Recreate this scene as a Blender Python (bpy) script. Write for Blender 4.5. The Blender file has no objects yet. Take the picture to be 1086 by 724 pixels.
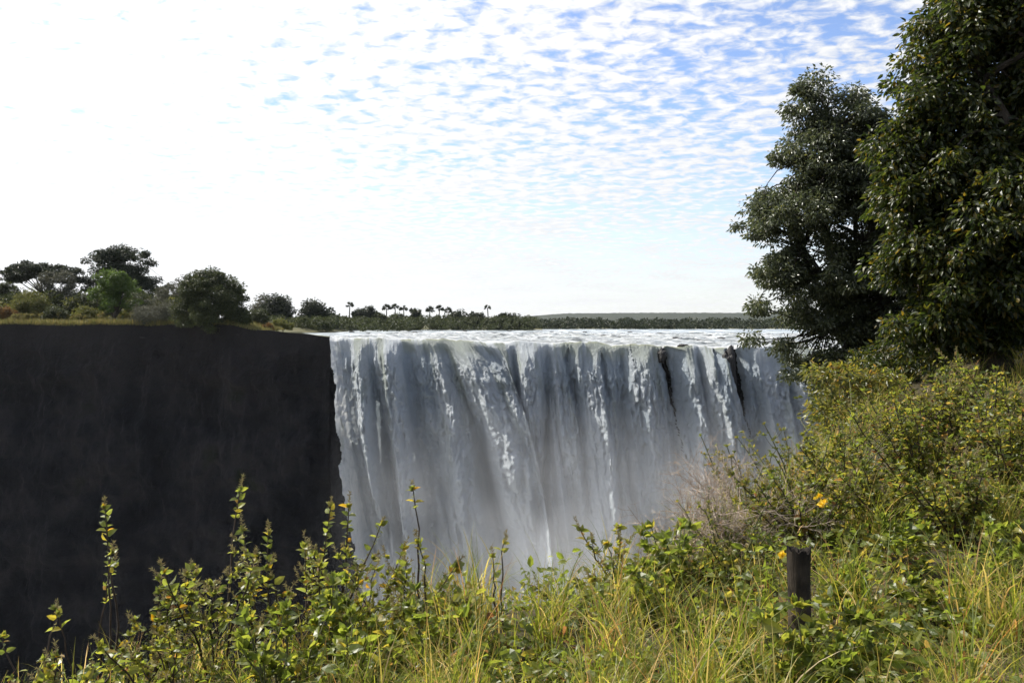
import bpy, math, numpy as np
from mathutils import Vector
PI = math.pi
sc = bpy.context.scene
COL = sc.collection
rng = np.random.default_rng(7)

# ------------------------------------------------------------------ camera
EYE = 1.7
F = 905.0
PITCH = math.atan(19 / F)
cam_d = bpy.data.cameras.new('camera')
cam_d.lens = 30.0; cam_d.sensor_width = 36.0
cam_d.clip_start = 0.1; cam_d.clip_end = 30000
cam = bpy.data.objects.new('camera', cam_d); COL.objects.link(cam)
cam.location = (0, 0, EYE)
cam.rotation_euler = (PI / 2 - PITCH, 0, 0)
sc.camera = cam

def at(px, py, Y):
    """photo pixel + distance -> world point"""
    dx, dy = (px - 543) / F, (362 - py) / F
    c, s = math.cos(PITCH), math.sin(PITCH)
    fy, fz = c + dy * s, -s + dy * c
    t = Y / fy
    return np.array([dx * t, Y, EYE + fz * t])

# ------------------------------------------------------------------ noise
_perm = np.random.default_rng(3).permutation(256); _perm = np.concatenate([_perm, _perm, _perm])
_g3 = np.random.default_rng(4).normal(size=(256, 3)); _g3 /= np.linalg.norm(_g3, axis=1)[:, None]
def perlin(x, y, z=0.0):
    x, y, z = np.broadcast_arrays(np.asarray(x, float), np.asarray(y, float), np.asarray(z, float))
    xi, yi, zi = np.floor(x).astype(int), np.floor(y).astype(int), np.floor(z).astype(int)
    xf, yf, zf = x - xi, y - yi, z - zi
    u, v, w = [t * t * t * (t * (t * 6 - 15) + 10) for t in (xf, yf, zf)]
    def g(i, j, k):
        h = _perm[_perm[_perm[(xi + i) & 255] + ((yi + j) & 255)] + ((zi + k) & 255)]
        gr = _g3[h]
        return gr[..., 0] * (xf - i) + gr[..., 1] * (yf - j) + gr[..., 2] * (zf - k)
    def L(a, b, t): return a + (b - a) * t
    return 1.6 * L(L(L(g(0,0,0), g(1,0,0), u), L(g(0,1,0), g(1,1,0), u), v),
             L(L(g(0,0,1), g(1,0,1), u), L(g(0,1,1), g(1,1,1), u), v), w)
def fbm(x, y, z=0.0, o=4, gain=.5):
    r = 0; a = 1.0; s = 1.0
    for i in range(o):
        r = r + a * perlin(np.asarray(x) * s + 17.3 * i, np.asarray(y) * s + 5.1 * i, np.asarray(z) * s)
        a *= gain; s *= 2.03
    return r
def sstep(a, b, x):
    t = np.clip((x - a) / (b - a), 0, 1); return t * t * (3 - 2 * t)

# ------------------------------------------------------------------ mesh buffer
class MB:
    def __init__(s): s.v = []; s.n = 0; s.f = []
    def add(s, V, faces):
        V = np.asarray(V, float).reshape(-1, 3)
        for fa in faces: s.f.append(np.asarray(fa, np.int64) + s.n)
        s.v.append(V); s.n += len(V)
    def tube(s, P, R, k=5):
        P = np.asarray(P, float); n = len(P)
        R = np.broadcast_to(np.asarray(R, float), (n,))
        T = np.gradient(P, axis=0); T /= np.linalg.norm(T, axis=1)[:, None] + 1e-9
        ref = np.array([0, 0, 1.]) if abs(T[0, 2]) < .8 else np.array([1., 0, 0])
        A = np.cross(T, ref); A /= np.linalg.norm(A, axis=1)[:, None] + 1e-9
        B = np.cross(T, A)
        a = np.arange(k) * 2 * PI / k
        V = P[:, None, :] + R[:, None, None] * (np.cos(a)[None, :, None] * A[:, None, :] + np.sin(a)[None, :, None] * B[:, None, :])
        i = np.arange(n - 1)[:, None] * k; j = np.arange(k)[None, :]; j2 = (j + 1) % k
        q = np.stack([i + j, i + j2, i + k + j2, i + k + j], -1).reshape(-1, 4)
        s.add(V.reshape(-1, 3), [q, (np.arange(k) + (n - 1) * k)[None, :]])
    def leaves(s, P, D, N, L, W, fine=False, curl=.25):
        """P base points, D directions, N approx normals, L lengths, W widths"""
        n = len(P)
        if n == 0: return
        D = D / (np.linalg.norm(D, axis=1)[:, None] + 1e-9)
        S = np.cross(D, N); S /= np.linalg.norm(S, axis=1)[:, None] + 1e-9
        U = np.cross(S, D)
        L = np.broadcast_to(L, (n,))[:, None]; W = np.broadcast_to(W, (n,))[:, None] * .5
        o = np.arange(n)[:, None]
        if fine:
            V = np.stack([P, P + D*L*.33 - U*L*.03, P + D*L*.70 - U*L*curl*.25, P + D*L*.98 - U*L*curl*.7,
                          P + D*L*.28 + S*W*.92 + U*W*.3, P + D*L*.66 + S*W*.72 + U*W*.2 - U*L*curl*.25,
                          P + D*L*.28 - S*W*.92 + U*W*.3, P + D*L*.66 - S*W*.72 + U*W*.2 - U*L*curl*.25], 1)
            o = o * 8
            s.add(V.reshape(-1, 3), [np.concatenate([o + [0,1,4], o + [0,6,1], o + [5,2,3], o + [2,7,3]]),
                                     np.concatenate([o + [4,1,2,5], o + [1,6,7,2]])])
        else:
            V = np.stack([P, P + D*L*.45 + S*W + U*W*.35, P + D*L - U*L*curl*.4, P + D*L*.45 - S*W + U*W*.35], 1)
            o = o * 4
            s.add(V.reshape(-1, 3), [np.concatenate([o + [0,2,1], o + [0,3,2]])])
    def blades(s, P, D0, H, W, bend, seg=5):
        """curved grass blades. P base, D0 horizontal lean direction"""
        n = len(P); D0 = D0 / (np.linalg.norm(D0, axis=1)[:, None] + 1e-9)
        S = np.cross(D0, [0, 0, 1.]); t = np.linspace(0, 1, seg + 1)
        az = rng.uniform(0, 2*PI, n); S = np.stack([np.cos(az), np.sin(az), 0*az], 1)*.7 + S*.5
        th = bend[:, None] * t[None, :] ** 1.3
        ds = (H / seg)[:, None]
        out = np.cumsum(np.sin(th) * ds, 1) - np.sin(th[:, :1]) * ds
        up = np.cumsum(np.cos(th) * ds, 1) - np.cos(th[:, :1]) * ds
        C = P[:, None, :] + out[..., None] * D0[:, None, :] + up[..., None] * np.array([0, 0, 1.])
        w = W[:, None] * (1 - t[None, :] ** 2) * .5 + 1e-4
        V = np.stack([C - S[:, None, :] * w[..., None], C + S[:, None, :] * w[..., None]], 2).reshape(-1, 3)
        o = np.arange(n)[:, None, None] * 2 * (seg + 1) + np.arange(seg)[None, :, None] * 2
        s.add(V, [(o + np.array([0, 1, 3, 2])).reshape(-1, 4)])
    def grid(s, V, keep=None):
        a, b = V.shape[:2]
        i = np.arange(a - 1)[:, None] * b + np.arange(b - 1)[None, :]
        q = np.stack([i, i + 1, i + b + 1, i + b], -1)
        q = q[keep] if keep is not None else q.reshape(-1, 4)
        s.add(V.reshape(-1, 3), [q])
    def build(s, name, mat, parent=None, smooth=False, origin=None):
        V = np.concatenate(s.v)
        me = bpy.data.meshes.new(name)
        loc = np.zeros(3) if origin is None else np.asarray(origin, float)
        V = V - loc
        me.vertices.add(len(V)); me.vertices.foreach_set('co', V.astype(np.float32).ravel())
        loops = np.concatenate([f.ravel() for f in s.f]).astype(np.int32)
        tot = np.concatenate([np.full(len(f), f.shape[1]) for f in s.f]).astype(np.int32)
        me.loops.add(len(loops)); me.loops.foreach_set('vertex_index', loops)
        me.polygons.add(len(tot))
        me.polygons.foreach_set('loop_start', (np.cumsum(tot) - tot).astype(np.int32))
        me.polygons.foreach_set('use_smooth', np.full(len(tot), smooth))
        me.update(calc_edges=True); me.validate()
        me.materials.append(mat)
        o = bpy.data.objects.new(name, me); COL.objects.link(o)
        if parent is not None: o.parent = parent
        o.location = loc
        return o

def empty(name, loc, label, cat, group=None):
    o = bpy.data.objects.new(name, None); COL.objects.link(o)
    o.location = tuple(float(t) for t in loc); o.empty_display_size = .2
    o['label'] = label; o['category'] = cat
    if group: o['group'] = group
    return o
def tag(o, label=None, cat=None, group=None, kind=None):
    for k, v in (('label', label), ('category', cat), ('group', group), ('kind', kind)):
        if v: o[k] = v
    return o
def copy_thing(r, loc, rz, sc_=1.0, label=None):
    c = r.copy(); COL.objects.link(c); c.location = tuple(float(t) for t in loc); c.rotation_euler = (0, 0, rz); c.scale = (sc_,)*3
    if label: c['label'] = label
    for ch in list(r.children):
        d = ch.copy(); COL.objects.link(d); d.parent = c
    return c

# ------------------------------------------------------------------ materials
def nt(name):
    m = bpy.data.materials.new(name); m.use_nodes = True
    t = m.node_tree; t.nodes.clear()
    return m, t, (lambda ty, **kw: _node(t, ty, **kw))
def _node(t, ty, **kw):
    n = t.nodes.new(ty)
    for k, v in kw.items():
        if k.startswith('i_'): n.inputs[k[2:].replace('_', ' ')].default_value = v
        else: setattr(n, k, v)
    return n
def ramp(n, stops):
    e = n.color_ramp.elements
    while len(e) > 1: e.remove(e[-1])
    e[0].position, e[0].color = stops[0][0], (*stops[0][1], 1)
    for p, c in stops[1:]:
        x = e.new(p); x.color = (*c, 1)
    return n
def leaf_mat(name, stops, tr=.4, rough=.4, spec=.5, trgain=1.6):
    m, t, N = nt(name); L = t.links.new
    g = N('ShaderNodeNewGeometry')
    r = ramp(N('ShaderNodeValToRGB'), stops); L(g.outputs['Random Per Island'], r.inputs[0])
    tc = N('ShaderNodeTexCoord'); no = N('ShaderNodeTexNoise', i_Scale=60.0, i_Detail=2.0); L(tc.outputs['Object'], no.inputs['Vector'])
    mx = N('ShaderNodeMix', data_type='RGBA', blend_type='MULTIPLY'); mx.inputs[0].default_value = .5
    L(r.outputs[0], mx.inputs[6]); L(no.outputs['Color'], mx.inputs[7])
    hs = N('ShaderNodeHueSaturation', i_Saturation=1.0, i_Value=1.35); L(r.outputs[0], hs.inputs['Color'])
    nr = N('ShaderNodeMapRange'); nr.inputs[3].default_value = .75; nr.inputs[4].default_value = 1.25
    L(no.outputs[0], nr.inputs[0]); nr.inputs[1].default_value = .3; nr.inputs[2].default_value = .7
    hv = N('ShaderNodeHueSaturation'); L(nr.outputs[0], hv.inputs['Value']); L(r.outputs[0], hv.inputs['Color'])
    p = N('ShaderNodeBsdfPrincipled', i_Roughness=rough); p.inputs['Specular IOR Level'].default_value = spec
    L(hv.outputs[0], p.inputs['Base Color'])
    ht = N('ShaderNodeHueSaturation', i_Hue=.491, i_Saturation=1.08, i_Value=trgain); L(r.outputs[0], ht.inputs['Color'])
    tl = N('ShaderNodeBsdfTranslucent'); L(ht.outputs[0], tl.inputs['Color'])
    ms = N('ShaderNodeMixShader'); ms.inputs[0].default_value = tr
    L(p.outputs[0], ms.inputs[1]); L(tl.outputs[0], ms.inputs[2])
    o = N('ShaderNodeOutputMaterial'); L(ms.outputs[0], o.inputs[0])
    return m
def noise_mat(name, stops, scale=3., rough=.85, bump=.5, bscale=12., stretch=(1, 1, 1), spec=.3, detail=6., dist=.05):
    m, t, N = nt(name); L = t.links.new
    tc = N('ShaderNodeTexCoord'); mp = N('ShaderNodeMapping'); mp.inputs['Scale'].default_value = stretch
    L(tc.outputs['Object'], mp.inputs[0])
    no = N('ShaderNodeTexNoise', i_Scale=scale, i_Detail=detail, i_Roughness=.6); L(mp.outputs[0], no.inputs['Vector'])
    r = ramp(N('ShaderNodeValToRGB'), stops); L(no.outputs[0], r.inputs[0])
    p = N('ShaderNodeBsdfPrincipled', i_Roughness=rough); p.inputs['Specular IOR Level'].default_value = spec
    L(r.outputs[0], p.inputs['Base Color'])
    nb = N('ShaderNodeTexNoise', i_Scale=bscale, i_Detail=8., i_Roughness=.65); L(mp.outputs[0], nb.inputs['Vector'])
    b = N('ShaderNodeBump', i_Strength=bump, i_Distance=dist); L(nb.outputs[0], b.inputs['Height']); L(b.outputs[0], p.inputs['Normal'])
    o = N('ShaderNodeOutputMaterial'); L(p.outputs[0], o.inputs[0])
    return m

M = {}
M['soil'] = noise_mat('soil', [(.3, (.022, .018, .010)), (.55, (.05, .04, .02)), (.75, (.03, .036, .012))], 2., .95, .8, 9.)
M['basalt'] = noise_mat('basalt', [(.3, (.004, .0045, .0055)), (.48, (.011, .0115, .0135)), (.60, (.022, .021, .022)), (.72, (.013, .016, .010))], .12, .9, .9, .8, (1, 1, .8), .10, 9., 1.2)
M['wet_rock'] = noise_mat('wet_rock', [(.3, (.006, .006, .006)), (.7, (.022, .018, .015))], .8, .7, .8, 2.5, (1, 1, .5), .5, 6., .3)
M['island'] = noise_mat('island', [(.3, (.05, .055, .02)), (.5, (.09, .08, .035)), (.7, (.045, .055, .018))], .25, .95, .8, 2., dist=.3)
M['bark'] = noise_mat('bark', [(.3, (.022, .018, .014)), (.7, (.065, .052, .040))], 4., .9, .8, 14., (1, 1, .25))
M['dark_stem'] = noise_mat('dark_stem', [(.3, (.022, .015, .012)), (.7, (.07, .045, .03))], 20., .7, .3, 40.)
M['green_stem'] = noise_mat('green_stem', [(.3, (.06, .07, .02)), (.7, (.13, .12, .05))], 20., .7, .3, 40.)
M['twig'] = noise_mat('twig', [(.3, (.26, .20, .15)), (.7, (.44, .36, .29))], 20., .8, .3, 40.)
M['far_leaf'] = leaf_mat('far_leaf', [(0, (.022, .030, .010)), (.5, (.038, .048, .015)), (1, (.06, .068, .022))], .25, .5, .3)
M['far_dark'] = leaf_mat('far_dark', [(0, (.014, .020, .010)), (.5, (.024, .032, .014)), (1, (.04, .048, .02))], .2, .5, .3)
M['far_grey'] = leaf_mat('far_grey', [(0, (.05, .052, .034)), (.5, (.075, .078, .05)), (1, (.11, .105, .07))], .2, .6, .3)
M['far_yellow'] = leaf_mat('far_yellow', [(0, (.06, .07, .015)), (.5, (.09, .10, .025)), (1, (.14, .13, .04))], .35, .6, .3)
M['far_rust'] = leaf_mat('far_rust', [(0, (.09, .05, .02)), (.5, (.14, .08, .03)), (1, (.13, .10, .04))], .3, .7, .2)
M['dry_grass_far'] = leaf_mat('dry_grass_far', [(0, (.20, .16, .06)), (.5, (.14, .13, .045)), (1, (.09, .10, .03))], .3, .7, .2)
M['green_far'] = leaf_mat('green_far', [(0, (.04, .07, .012)), (.5, (.06, .10, .018)), (1, (.09, .13, .03))], .35, .5, .3)
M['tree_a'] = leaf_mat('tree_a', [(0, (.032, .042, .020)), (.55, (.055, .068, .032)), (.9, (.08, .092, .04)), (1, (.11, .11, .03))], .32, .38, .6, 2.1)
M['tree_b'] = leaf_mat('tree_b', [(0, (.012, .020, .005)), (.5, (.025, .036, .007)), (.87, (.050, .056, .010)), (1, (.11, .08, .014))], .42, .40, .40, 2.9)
M['under'] = leaf_mat('under', [(0, (.045, .058, .014)), (.5, (.09, .095, .022)), (.85, (.15, .14, .025)), (1, (.20, .13, .03))], .45, .42, .5, 2.6)
M['shrub'] = leaf_mat('shrub', [(0, (.06, .078, .016)), (.4, (.11, .128, .026)), (.78, (.16, .168, .03)), (.93, (.21, .18, .03)), (.97, (.24, .15, .02)), (1, (.12, .06, .025))], .5, .42, .5, 2.7)
M['broad'] = leaf_mat('broad', [(0, (.06, .078, .016)), (.5, (.10, .13, .022)), (.88, (.15, .165, .03)), (1, (.20, .16, .03))], .5, .42, .5, 2.7)
M['slope'] = leaf_mat('slope', [(0, (.05, .068, .014)), (.45, (.095, .115, .022)), (.82, (.17, .165, .03)), (.95, (.21, .16, .04)), (1, (.14, .07, .03))], .5, .45, .45, 2.8)
M['feather'] = leaf_mat('feather', [(0, (.16, .13, .06)), (.5, (.24, .20, .10)), (1, (.17, .17, .06))], .35, .7, .2, 1.5)
M['grass'] = leaf_mat('grass', [(0, (.07, .10, .015)), (.42, (.15, .18, .028)), (.62, (.27, .25, .045)), (.84, (.40, .31, .11)), (.93, (.24, .12, .04)), (1, (.46, .37, .20))], .5, .5, .4, 2.1)
M['litter'] = leaf_mat('litter', [(0, (.05, .05, .015)), (.4, (.10, .09, .025)), (.7, (.18, .14, .05)), (1, (.22, .08, .03))], .3, .6, .3, 1.6)
M['yellow_petal'] = leaf_mat('yellow_petal', [(0, (.75, .42, .02)), (1, (.85, .60, .06))], .3, .5, .3, 1.1)
M['petiole'] = M['green_stem']

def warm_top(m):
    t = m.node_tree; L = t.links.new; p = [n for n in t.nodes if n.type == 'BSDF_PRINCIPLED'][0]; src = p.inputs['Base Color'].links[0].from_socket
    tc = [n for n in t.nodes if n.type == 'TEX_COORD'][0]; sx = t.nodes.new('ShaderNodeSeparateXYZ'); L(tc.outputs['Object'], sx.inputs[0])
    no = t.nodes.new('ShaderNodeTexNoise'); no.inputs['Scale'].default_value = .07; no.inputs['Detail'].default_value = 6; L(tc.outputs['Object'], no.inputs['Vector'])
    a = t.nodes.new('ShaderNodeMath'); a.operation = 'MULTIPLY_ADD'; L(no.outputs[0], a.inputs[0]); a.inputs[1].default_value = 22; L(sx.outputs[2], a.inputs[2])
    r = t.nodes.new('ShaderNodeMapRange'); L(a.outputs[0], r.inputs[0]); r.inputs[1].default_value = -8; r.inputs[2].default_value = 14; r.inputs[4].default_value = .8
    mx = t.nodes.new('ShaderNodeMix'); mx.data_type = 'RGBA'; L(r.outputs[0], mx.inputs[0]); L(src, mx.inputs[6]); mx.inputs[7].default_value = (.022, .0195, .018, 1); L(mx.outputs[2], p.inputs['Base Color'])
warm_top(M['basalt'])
# ------------------------------------------------------------------ setting: shapes of the land
def ground_z(x, y):
    x = np.asarray(x, float); y = np.asarray(y, float)
    h = np.where(x < 0, .16 * np.maximum(x, -8), .10 * np.minimum(x, 14)) + .05 * fbm(x * .8, y * .8) + .5 * sstep(3, 7, x) * sstep(6, 11, y)
    edge = 5.1 + 1.25 * np.maximum(x - .7, 0) + .9 * np.maximum(x - 3, 0) + np.minimum(x, 0) * .2 + .5 * perlin(x * .35, 2.2)
    edge = np.minimum(edge, 42)
    d = np.maximum(y - edge, 0)
    drop = 1.1 * d ** 1.25 + 2.2 * np.maximum(d - 2, 0)
    rough = sstep(2, 14, d) * (fbm(x * .12, y * .12, 3, 5) * 6 + 3 * np.abs(fbm(x * .4, y * .4, 8, 3)))
    return np.maximum(h - drop + rough, -91.0)
def warp_axis(a, b, c, n):
    """axis denser near c"""
    t = np.linspace(-1, 1, n); s = np.sign(t) * np.abs(t) ** 3 * .985 + t * .015
    return np.where(s < 0, c + s * (c - a), c + s * (b - c))
gx = warp_axis(-700, 700, 1, 320); gy = warp_axis(-700, 150, 6, 340)
X, Y = np.meshgrid(gx, gy, indexing='ij')
mb = MB(); mb.grid(np.stack([X, Y, ground_z(X, Y)], -1)[:, ::1])
tag(mb.build('ground', M['soil'], smooth=True), kind='structure')

def lip_y(x):
    x = np.asarray(x, float)
    return 165 - (x + 36) * .17 + 1.6 * perlin(x * .06, .5) + .9 * perlin(x * .21, 3.5)
def lip_dz(x):
    return 2.55 + 1.6 * sstep(-45, 45, x)
def river_z(x, y):
    up = np.maximum(y - lip_y(x), 0)
    return EYE - (lip_dz(x) + (2.9 - lip_dz(x)) * sstep(0, 90, up))
# rim of the far wall: island on the left, falls on the right
def rim_y(x):
    x = np.asarray(x, float)
    isl = 172 + 2.2 * fbm(x * .05, 1.3, 0, 3) - 7 * sstep(-75, -42, x)
    return np.where(x < -35, isl * (1 - sstep(-44, -35, x)) + (lip_y(x) + 1) * sstep(-44, -35, x), lip_y(x) + 1.6)
def rim_z(x):
    x = np.asarray(x, float)
    z = EYE - .15 - 1.25 * sstep(-56, -48, x) - .45 * sstep(-48, -42, x) - .80 * sstep(-42, -34.8, x) + .22 * fbm(x * .12, 7.7, 0, 3)
    return np.where(x < -34.6, z, river_z(x, lip_y(x)) - .5)
cx = np.concatenate([np.linspace(-420, -130, 80)[:-1], np.linspace(-130, 120, 760), np.linspace(120, 500, 60)[1:]])
cd = np.concatenate([[0, .15, .4, .8], np.linspace(1.4, 92, 210)])
CX, CD = np.meshgrid(cx, cd, indexing='ij')
jn = 1.3 * np.abs(fbm(CX * .08, CD * .035, 1.0, 4)) + .35 * np.abs(fbm(CX * .4, CD * .14, 2.0, 4)) + .6 * fbm(CX * .25, CD * .35, 5.0, 5)
led = .9 * sstep(.35, .8, np.sin(CD * .33 + 2 * perlin(CX * .03, CD * .05, 4.)) * .5 + .5)
outw = jn * sstep(0, 7, CD) * 1.4 + led * sstep(5, 12, CD) + CD * .10 - .8
outw -= sstep(-33, -28, CX) * (CD * .085 + .6 * sstep(2, 12, CD))
rz = rim_z(CX); 
CYY = rim_y(CX) - outw
CZZ = rz - CD * (rz + 91) / (rz[:, :1] * 0 + rz + 91) * ((rz + 91) / 92.0)
CZZ += .25 * fbm(CX * .4, CD * .4, 9., 3) * np.minimum(CD, 1)
mb = MB(); mb.grid(np.stack([CX, CYY, CZZ], -1)[:, ::-1])
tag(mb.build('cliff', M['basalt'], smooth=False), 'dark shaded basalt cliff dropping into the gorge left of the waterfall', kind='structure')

# island + far land behind the rim (one sheet)
ix = np.concatenate([warp_axis(-420, -34.6, -60, 240)])
iu = np.concatenate([np.linspace(0, 30, 60), np.linspace(32, 200, 40)])
IX, IU = np.meshgrid(ix, iu, indexing='ij')
IYv = rim_y(IX) + .8 + IU
xe = -34.6 - 15 * sstep(1, 7, IU) - 12 * sstep(20, 60, IU) + 5 * sstep(80, 110, IU) - 45 * sstep(130, 200, IU)
IX2 = np.where(IX > -130, -130 + (IX + 130) * (xe + 130) / (95.4), IX)
IZ = rim_z(IX) + .45 * fbm(IX2 * .15, IYv * .15, 2., 4) * np.minimum(IU * .3, 1) + np.where(IX < -47, .02 * np.minimum(IU, 50), 0)
IZ = np.where(IX > -34.9, EYE - 5, IZ)
mb = MB(); mb.grid(np.stack([IX2, IYv, IZ], -1))
tag(mb.build('terrain', M['island'], smooth=True), kind='structure')

# far plain
mb = MB()
fx = np.linspace(-5600, 5600, 60); fy = np.concatenate([[345, 365, 400, 500], np.linspace(600, 5600, 40)])
FX, FY = np.meshgrid(fx, fy, indexing='ij')
bank = np.where(FX < 20, 375, 820)
FZ = np.where(FY < 370, -2.0, -.9)
FZ = np.where((FX > 10) & (FY < 820), -8, FZ)
# left bank sheet and right bank sheet are separate patches of the same object
def patch(x0, x1, y0, y1, nx, ny, zf):
    a, b = np.meshgrid(np.linspace(x0, x1, nx), np.linspace(y0, y1, ny), indexing='ij')
    mb.grid(np.stack([a, b, zf(a, b)], -1))
patch(-5600, 14, 372, 5600, 120, 200, lambda a, b: -1.75 + 1.0 * sstep(372, 400, b) + .3 * fbm(a * .02, b * .02) )
patch(14, 5600, 440, 5600, 120, 260, lambda a, b: -1.75 + 1.0 * sstep(440, 470, b) + .3 * fbm(a * .02, b * .02))
patch(-5600, -400, -700, 372, 40, 60, lambda a, b: -.3 + .0 * a)
mb.build('land', M['island'], smooth=True)['kind'] = 'structure'

# hills
def hill(x0, x1, y0, y1, top, seed, nx=420, ny=40):
    a, b = np.meshgrid(np.linspace(x0, x1, nx), np.linspace(y0, y1, ny), indexing='ij')
    t = (b - y0) / (y1 - y0)
    z = -3 + 1.25 * top(a) * np.sin(np.clip(t, 0, 1) * PI * .5) + 3.5 * np.abs(fbm(a * .03, b * .03, seed, 3)) * sstep(0, .2, t)
    m = MB(); m.grid(np.stack([a, b, z], -1)); return m
M['hill'] = noise_mat('hill', [(.35, (.010, .016, .008)), (.55, (.020, .026, .012)), (.7, (.035, .036, .018))], .02, .95, 1., .08, dist=6.)
h1 = hill(-900, 4200, 2700, 4300, lambda a: 20 + 25 * sstep(-150, 330, a) + 6 * perlin(a * .0012, 4.), 3.)
tag(h1.build('hill', M['hill'], smooth=False), kind='structure')

# ------------------------------------------------------------------ water
m, t, N = nt('white_water'); L = t.links.new
tc = N('ShaderNodeTexCoord'); uv = N('ShaderNodeAttribute', attribute_name='wcol')
sep = N('ShaderNodeSeparateColor'); L(uv.outputs['Color'], sep.inputs[0])   # R: glassiness, G: thin water plus shade painted in the folds
no = N('ShaderNodeTexNoise', i_Scale=1.3, i_Detail=9., i_Roughness=.74)
mp = N('ShaderNodeMapping'); mp.inputs['Scale'].default_value = (1., 1., .38); L(tc.outputs['Object'], mp.inputs[0]); L(mp.outputs[0], no.inputs['Vector'])
foam = ramp(N('ShaderNodeValToRGB'), [(.25, (.50, .54, .55)), (.42, (.80, .83, .84)), (.56, (.93, .94, .94))]); L(no.outputs[0], foam.inputs[0])
add = N('ShaderNodeMath', operation='ADD'); sub = N('ShaderNodeMath', operation='SUBTRACT'); L(no.outputs[0], sub.inputs[0]); sub.inputs[1].default_value = .5
mul = N('ShaderNodeMath', operation='MULTIPLY'); L(sub.outputs[0], mul.inputs[0]); mul.inputs[1].default_value = -1.3
L(sep.outputs[0], add.inputs[0]); L(mul.outputs[0], add.inputs[1]); add.use_clamp = True
mlim = N('ShaderNodeMath', operation='MULTIPLY'); mlim.use_clamp = True; L(add.outputs[0], mlim.inputs[0]); L(sep.outputs[0], mlim.inputs[1])
mx = N('ShaderNodeMix', data_type='RGBA'); L(mlim.outputs[0], mx.inputs[0]); L(foam.outputs[0], mx.inputs[6]); mx.inputs[7].default_value = (.30, .30, .09, 1)
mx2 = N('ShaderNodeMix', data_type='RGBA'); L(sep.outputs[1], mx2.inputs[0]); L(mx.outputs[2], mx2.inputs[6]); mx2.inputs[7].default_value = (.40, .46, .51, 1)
mx3 = N('ShaderNodeMix', data_type='RGBA'); L(sep.outputs[2], mx3.inputs[0]); L(mx2.outputs[2], mx3.inputs[6]); mx3.inputs[7].default_value = (.07, .09, .095, 1); mx2 = mx3
p = N('ShaderNodeBsdfPrincipled', i_Roughness=.45); p.inputs['Specular IOR Level'].default_value = .35
L(mx2.outputs[2], p.inputs['Base Color'])
tl = N('ShaderNodeBsdfTranslucent'); L(mx2.outputs[2], tl.inputs[0])
nb = N('ShaderNodeTexNoise', i_Scale=2.8, i_Detail=10., i_Roughness=.75); L(mp.outputs[0], nb.inputs['Vector'])
b = N('ShaderNodeBump', i_Strength=1., i_Distance=1.0); L(nb.outputs[0], b.inputs['Height']); L(b.outputs[0], p.inputs['Normal'])
ms = N('ShaderNodeMixShader'); ms.inputs[0].default_value = .20; L(p.outputs[0], ms.inputs[1]); L(tl.outputs[0], ms.inputs[2])
o = N('ShaderNodeOutputMaterial'); L(ms.outputs[0], o.inputs[0]); M['white_water'] = m

def gaps(x, s, soft=False):
    """where the curtain of water is torn open; x along the lip, s metres down"""
    wob = .5 * perlin(s * .25, x * .1, 8.) + .25 * perlin(s * .9, x * .6, 3.)
    g = np.zeros_like(x)
    for (px, lean, w0, s0, s1) in ((705, .085, .42, 1.0, 15), (775, .08, .85, -1., 15)) if not soft else ((756, .07, .5, 2, 20), (671, .01, .9, 12, 50), (712, .08, 1.3, 1, 22), (782, .08, 1.6, 0, 22), (603, .05, .5, 3, 14), (640, .02, .4, 4, 25)):
        c = (px - 543) / F * 152 + lean * s + wob
        wid = w0 * sstep(s0 - 1.5, s0 + 1.5, s) * (1 - sstep(s0 + (s1 - s0) * .5, s1, s) * .95)
        g = np.maximum(g, 1 - np.abs(x - c) / np.maximum(wid, .01) * .5)
    if not soft:   # ragged left border of the curtain
        g = np.maximum(g, 1 - (x + 35.2 - .9 * np.maximum(fbm(s * .16, x * .2, 15., 3) * sstep(0, 4, s), 0)) * 2)
    return g
wx = np.linspace(-35.4, 112, 1250)
ws = np.concatenate([-np.linspace(95, 0, 210)[:-1] , np.linspace(0, 8, 110)[:-1], np.linspace(8, 66, 330)])
WX, WS = np.meshgrid(wx, ws, indexing='ij')
sp = np.maximum(WS, 0)
# upstream: rapids
ly = lip_y(WX); ldz = lip_dz(WX)
upm = np.maximum(-WS, 0)
zr = EYE - (ldz + (2.9 - ldz) * sstep(0, 90, upm))
rap = 1.3 * (.2 * fbm(WX * .45, WS * .3, 1., 4) + .42 * np.maximum(fbm(WX * .18, WS * .22, 6., 4), 0) ** 1.4) * sstep(.4, 5, upm) + .05 * fbm(WX * 1.2, WS * 1.0, 2., 3) * sstep(0, 2, upm)
# fall
cthrow = 2.1 + 1.5 * perlin(WX * .10, 11.) + 1.3 * perlin(WX * .27, 5.) + .5 * perlin(WX * .8, 6.)
lobe = np.exp(-((WX + 5.0) / 4.2) ** 2) + .35 * np.exp(-((WX + 17) / 4) ** 2) + .25 * np.exp(-((WX + 28.5) / 2.5) ** 2)
cthrow = np.maximum(cthrow + 4.5 * lobe, .7)
out = cthrow * np.log1p(sp / cthrow)
drop = sp - 1.3 * (1 - np.exp(-sp / 1.3))
xsh = drop * (.075 + .02 * perlin(WX * .1, 2.) + .10 * (1 - sstep(-34, -14, WX))) + 9.5 * (1 - np.exp(-drop / 13)) * np.where(WX < -5, np.exp(-((WX + 5) / 9.) ** 2), np.exp(-((WX + 5) / 3.2) ** 2)) + 1.5 * (1 - np.exp(-drop / 8)) * np.exp(-((WX + 17) / 5) ** 2)
wq = WX + .6 * perlin(WX * .2, drop * .05, 3.)
amp = sstep(.1, 3, drop) * (.6 + .05 * np.minimum(drop, 30))
n1 = np.abs(perlin(wq * .15, drop * .016, 1.)); r1 = 2.4 * n1 - .6
n2 = np.abs(perlin(wq * .36 + 7, drop * .035, 2.)); r2 = 2 * n2 - .5
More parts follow.
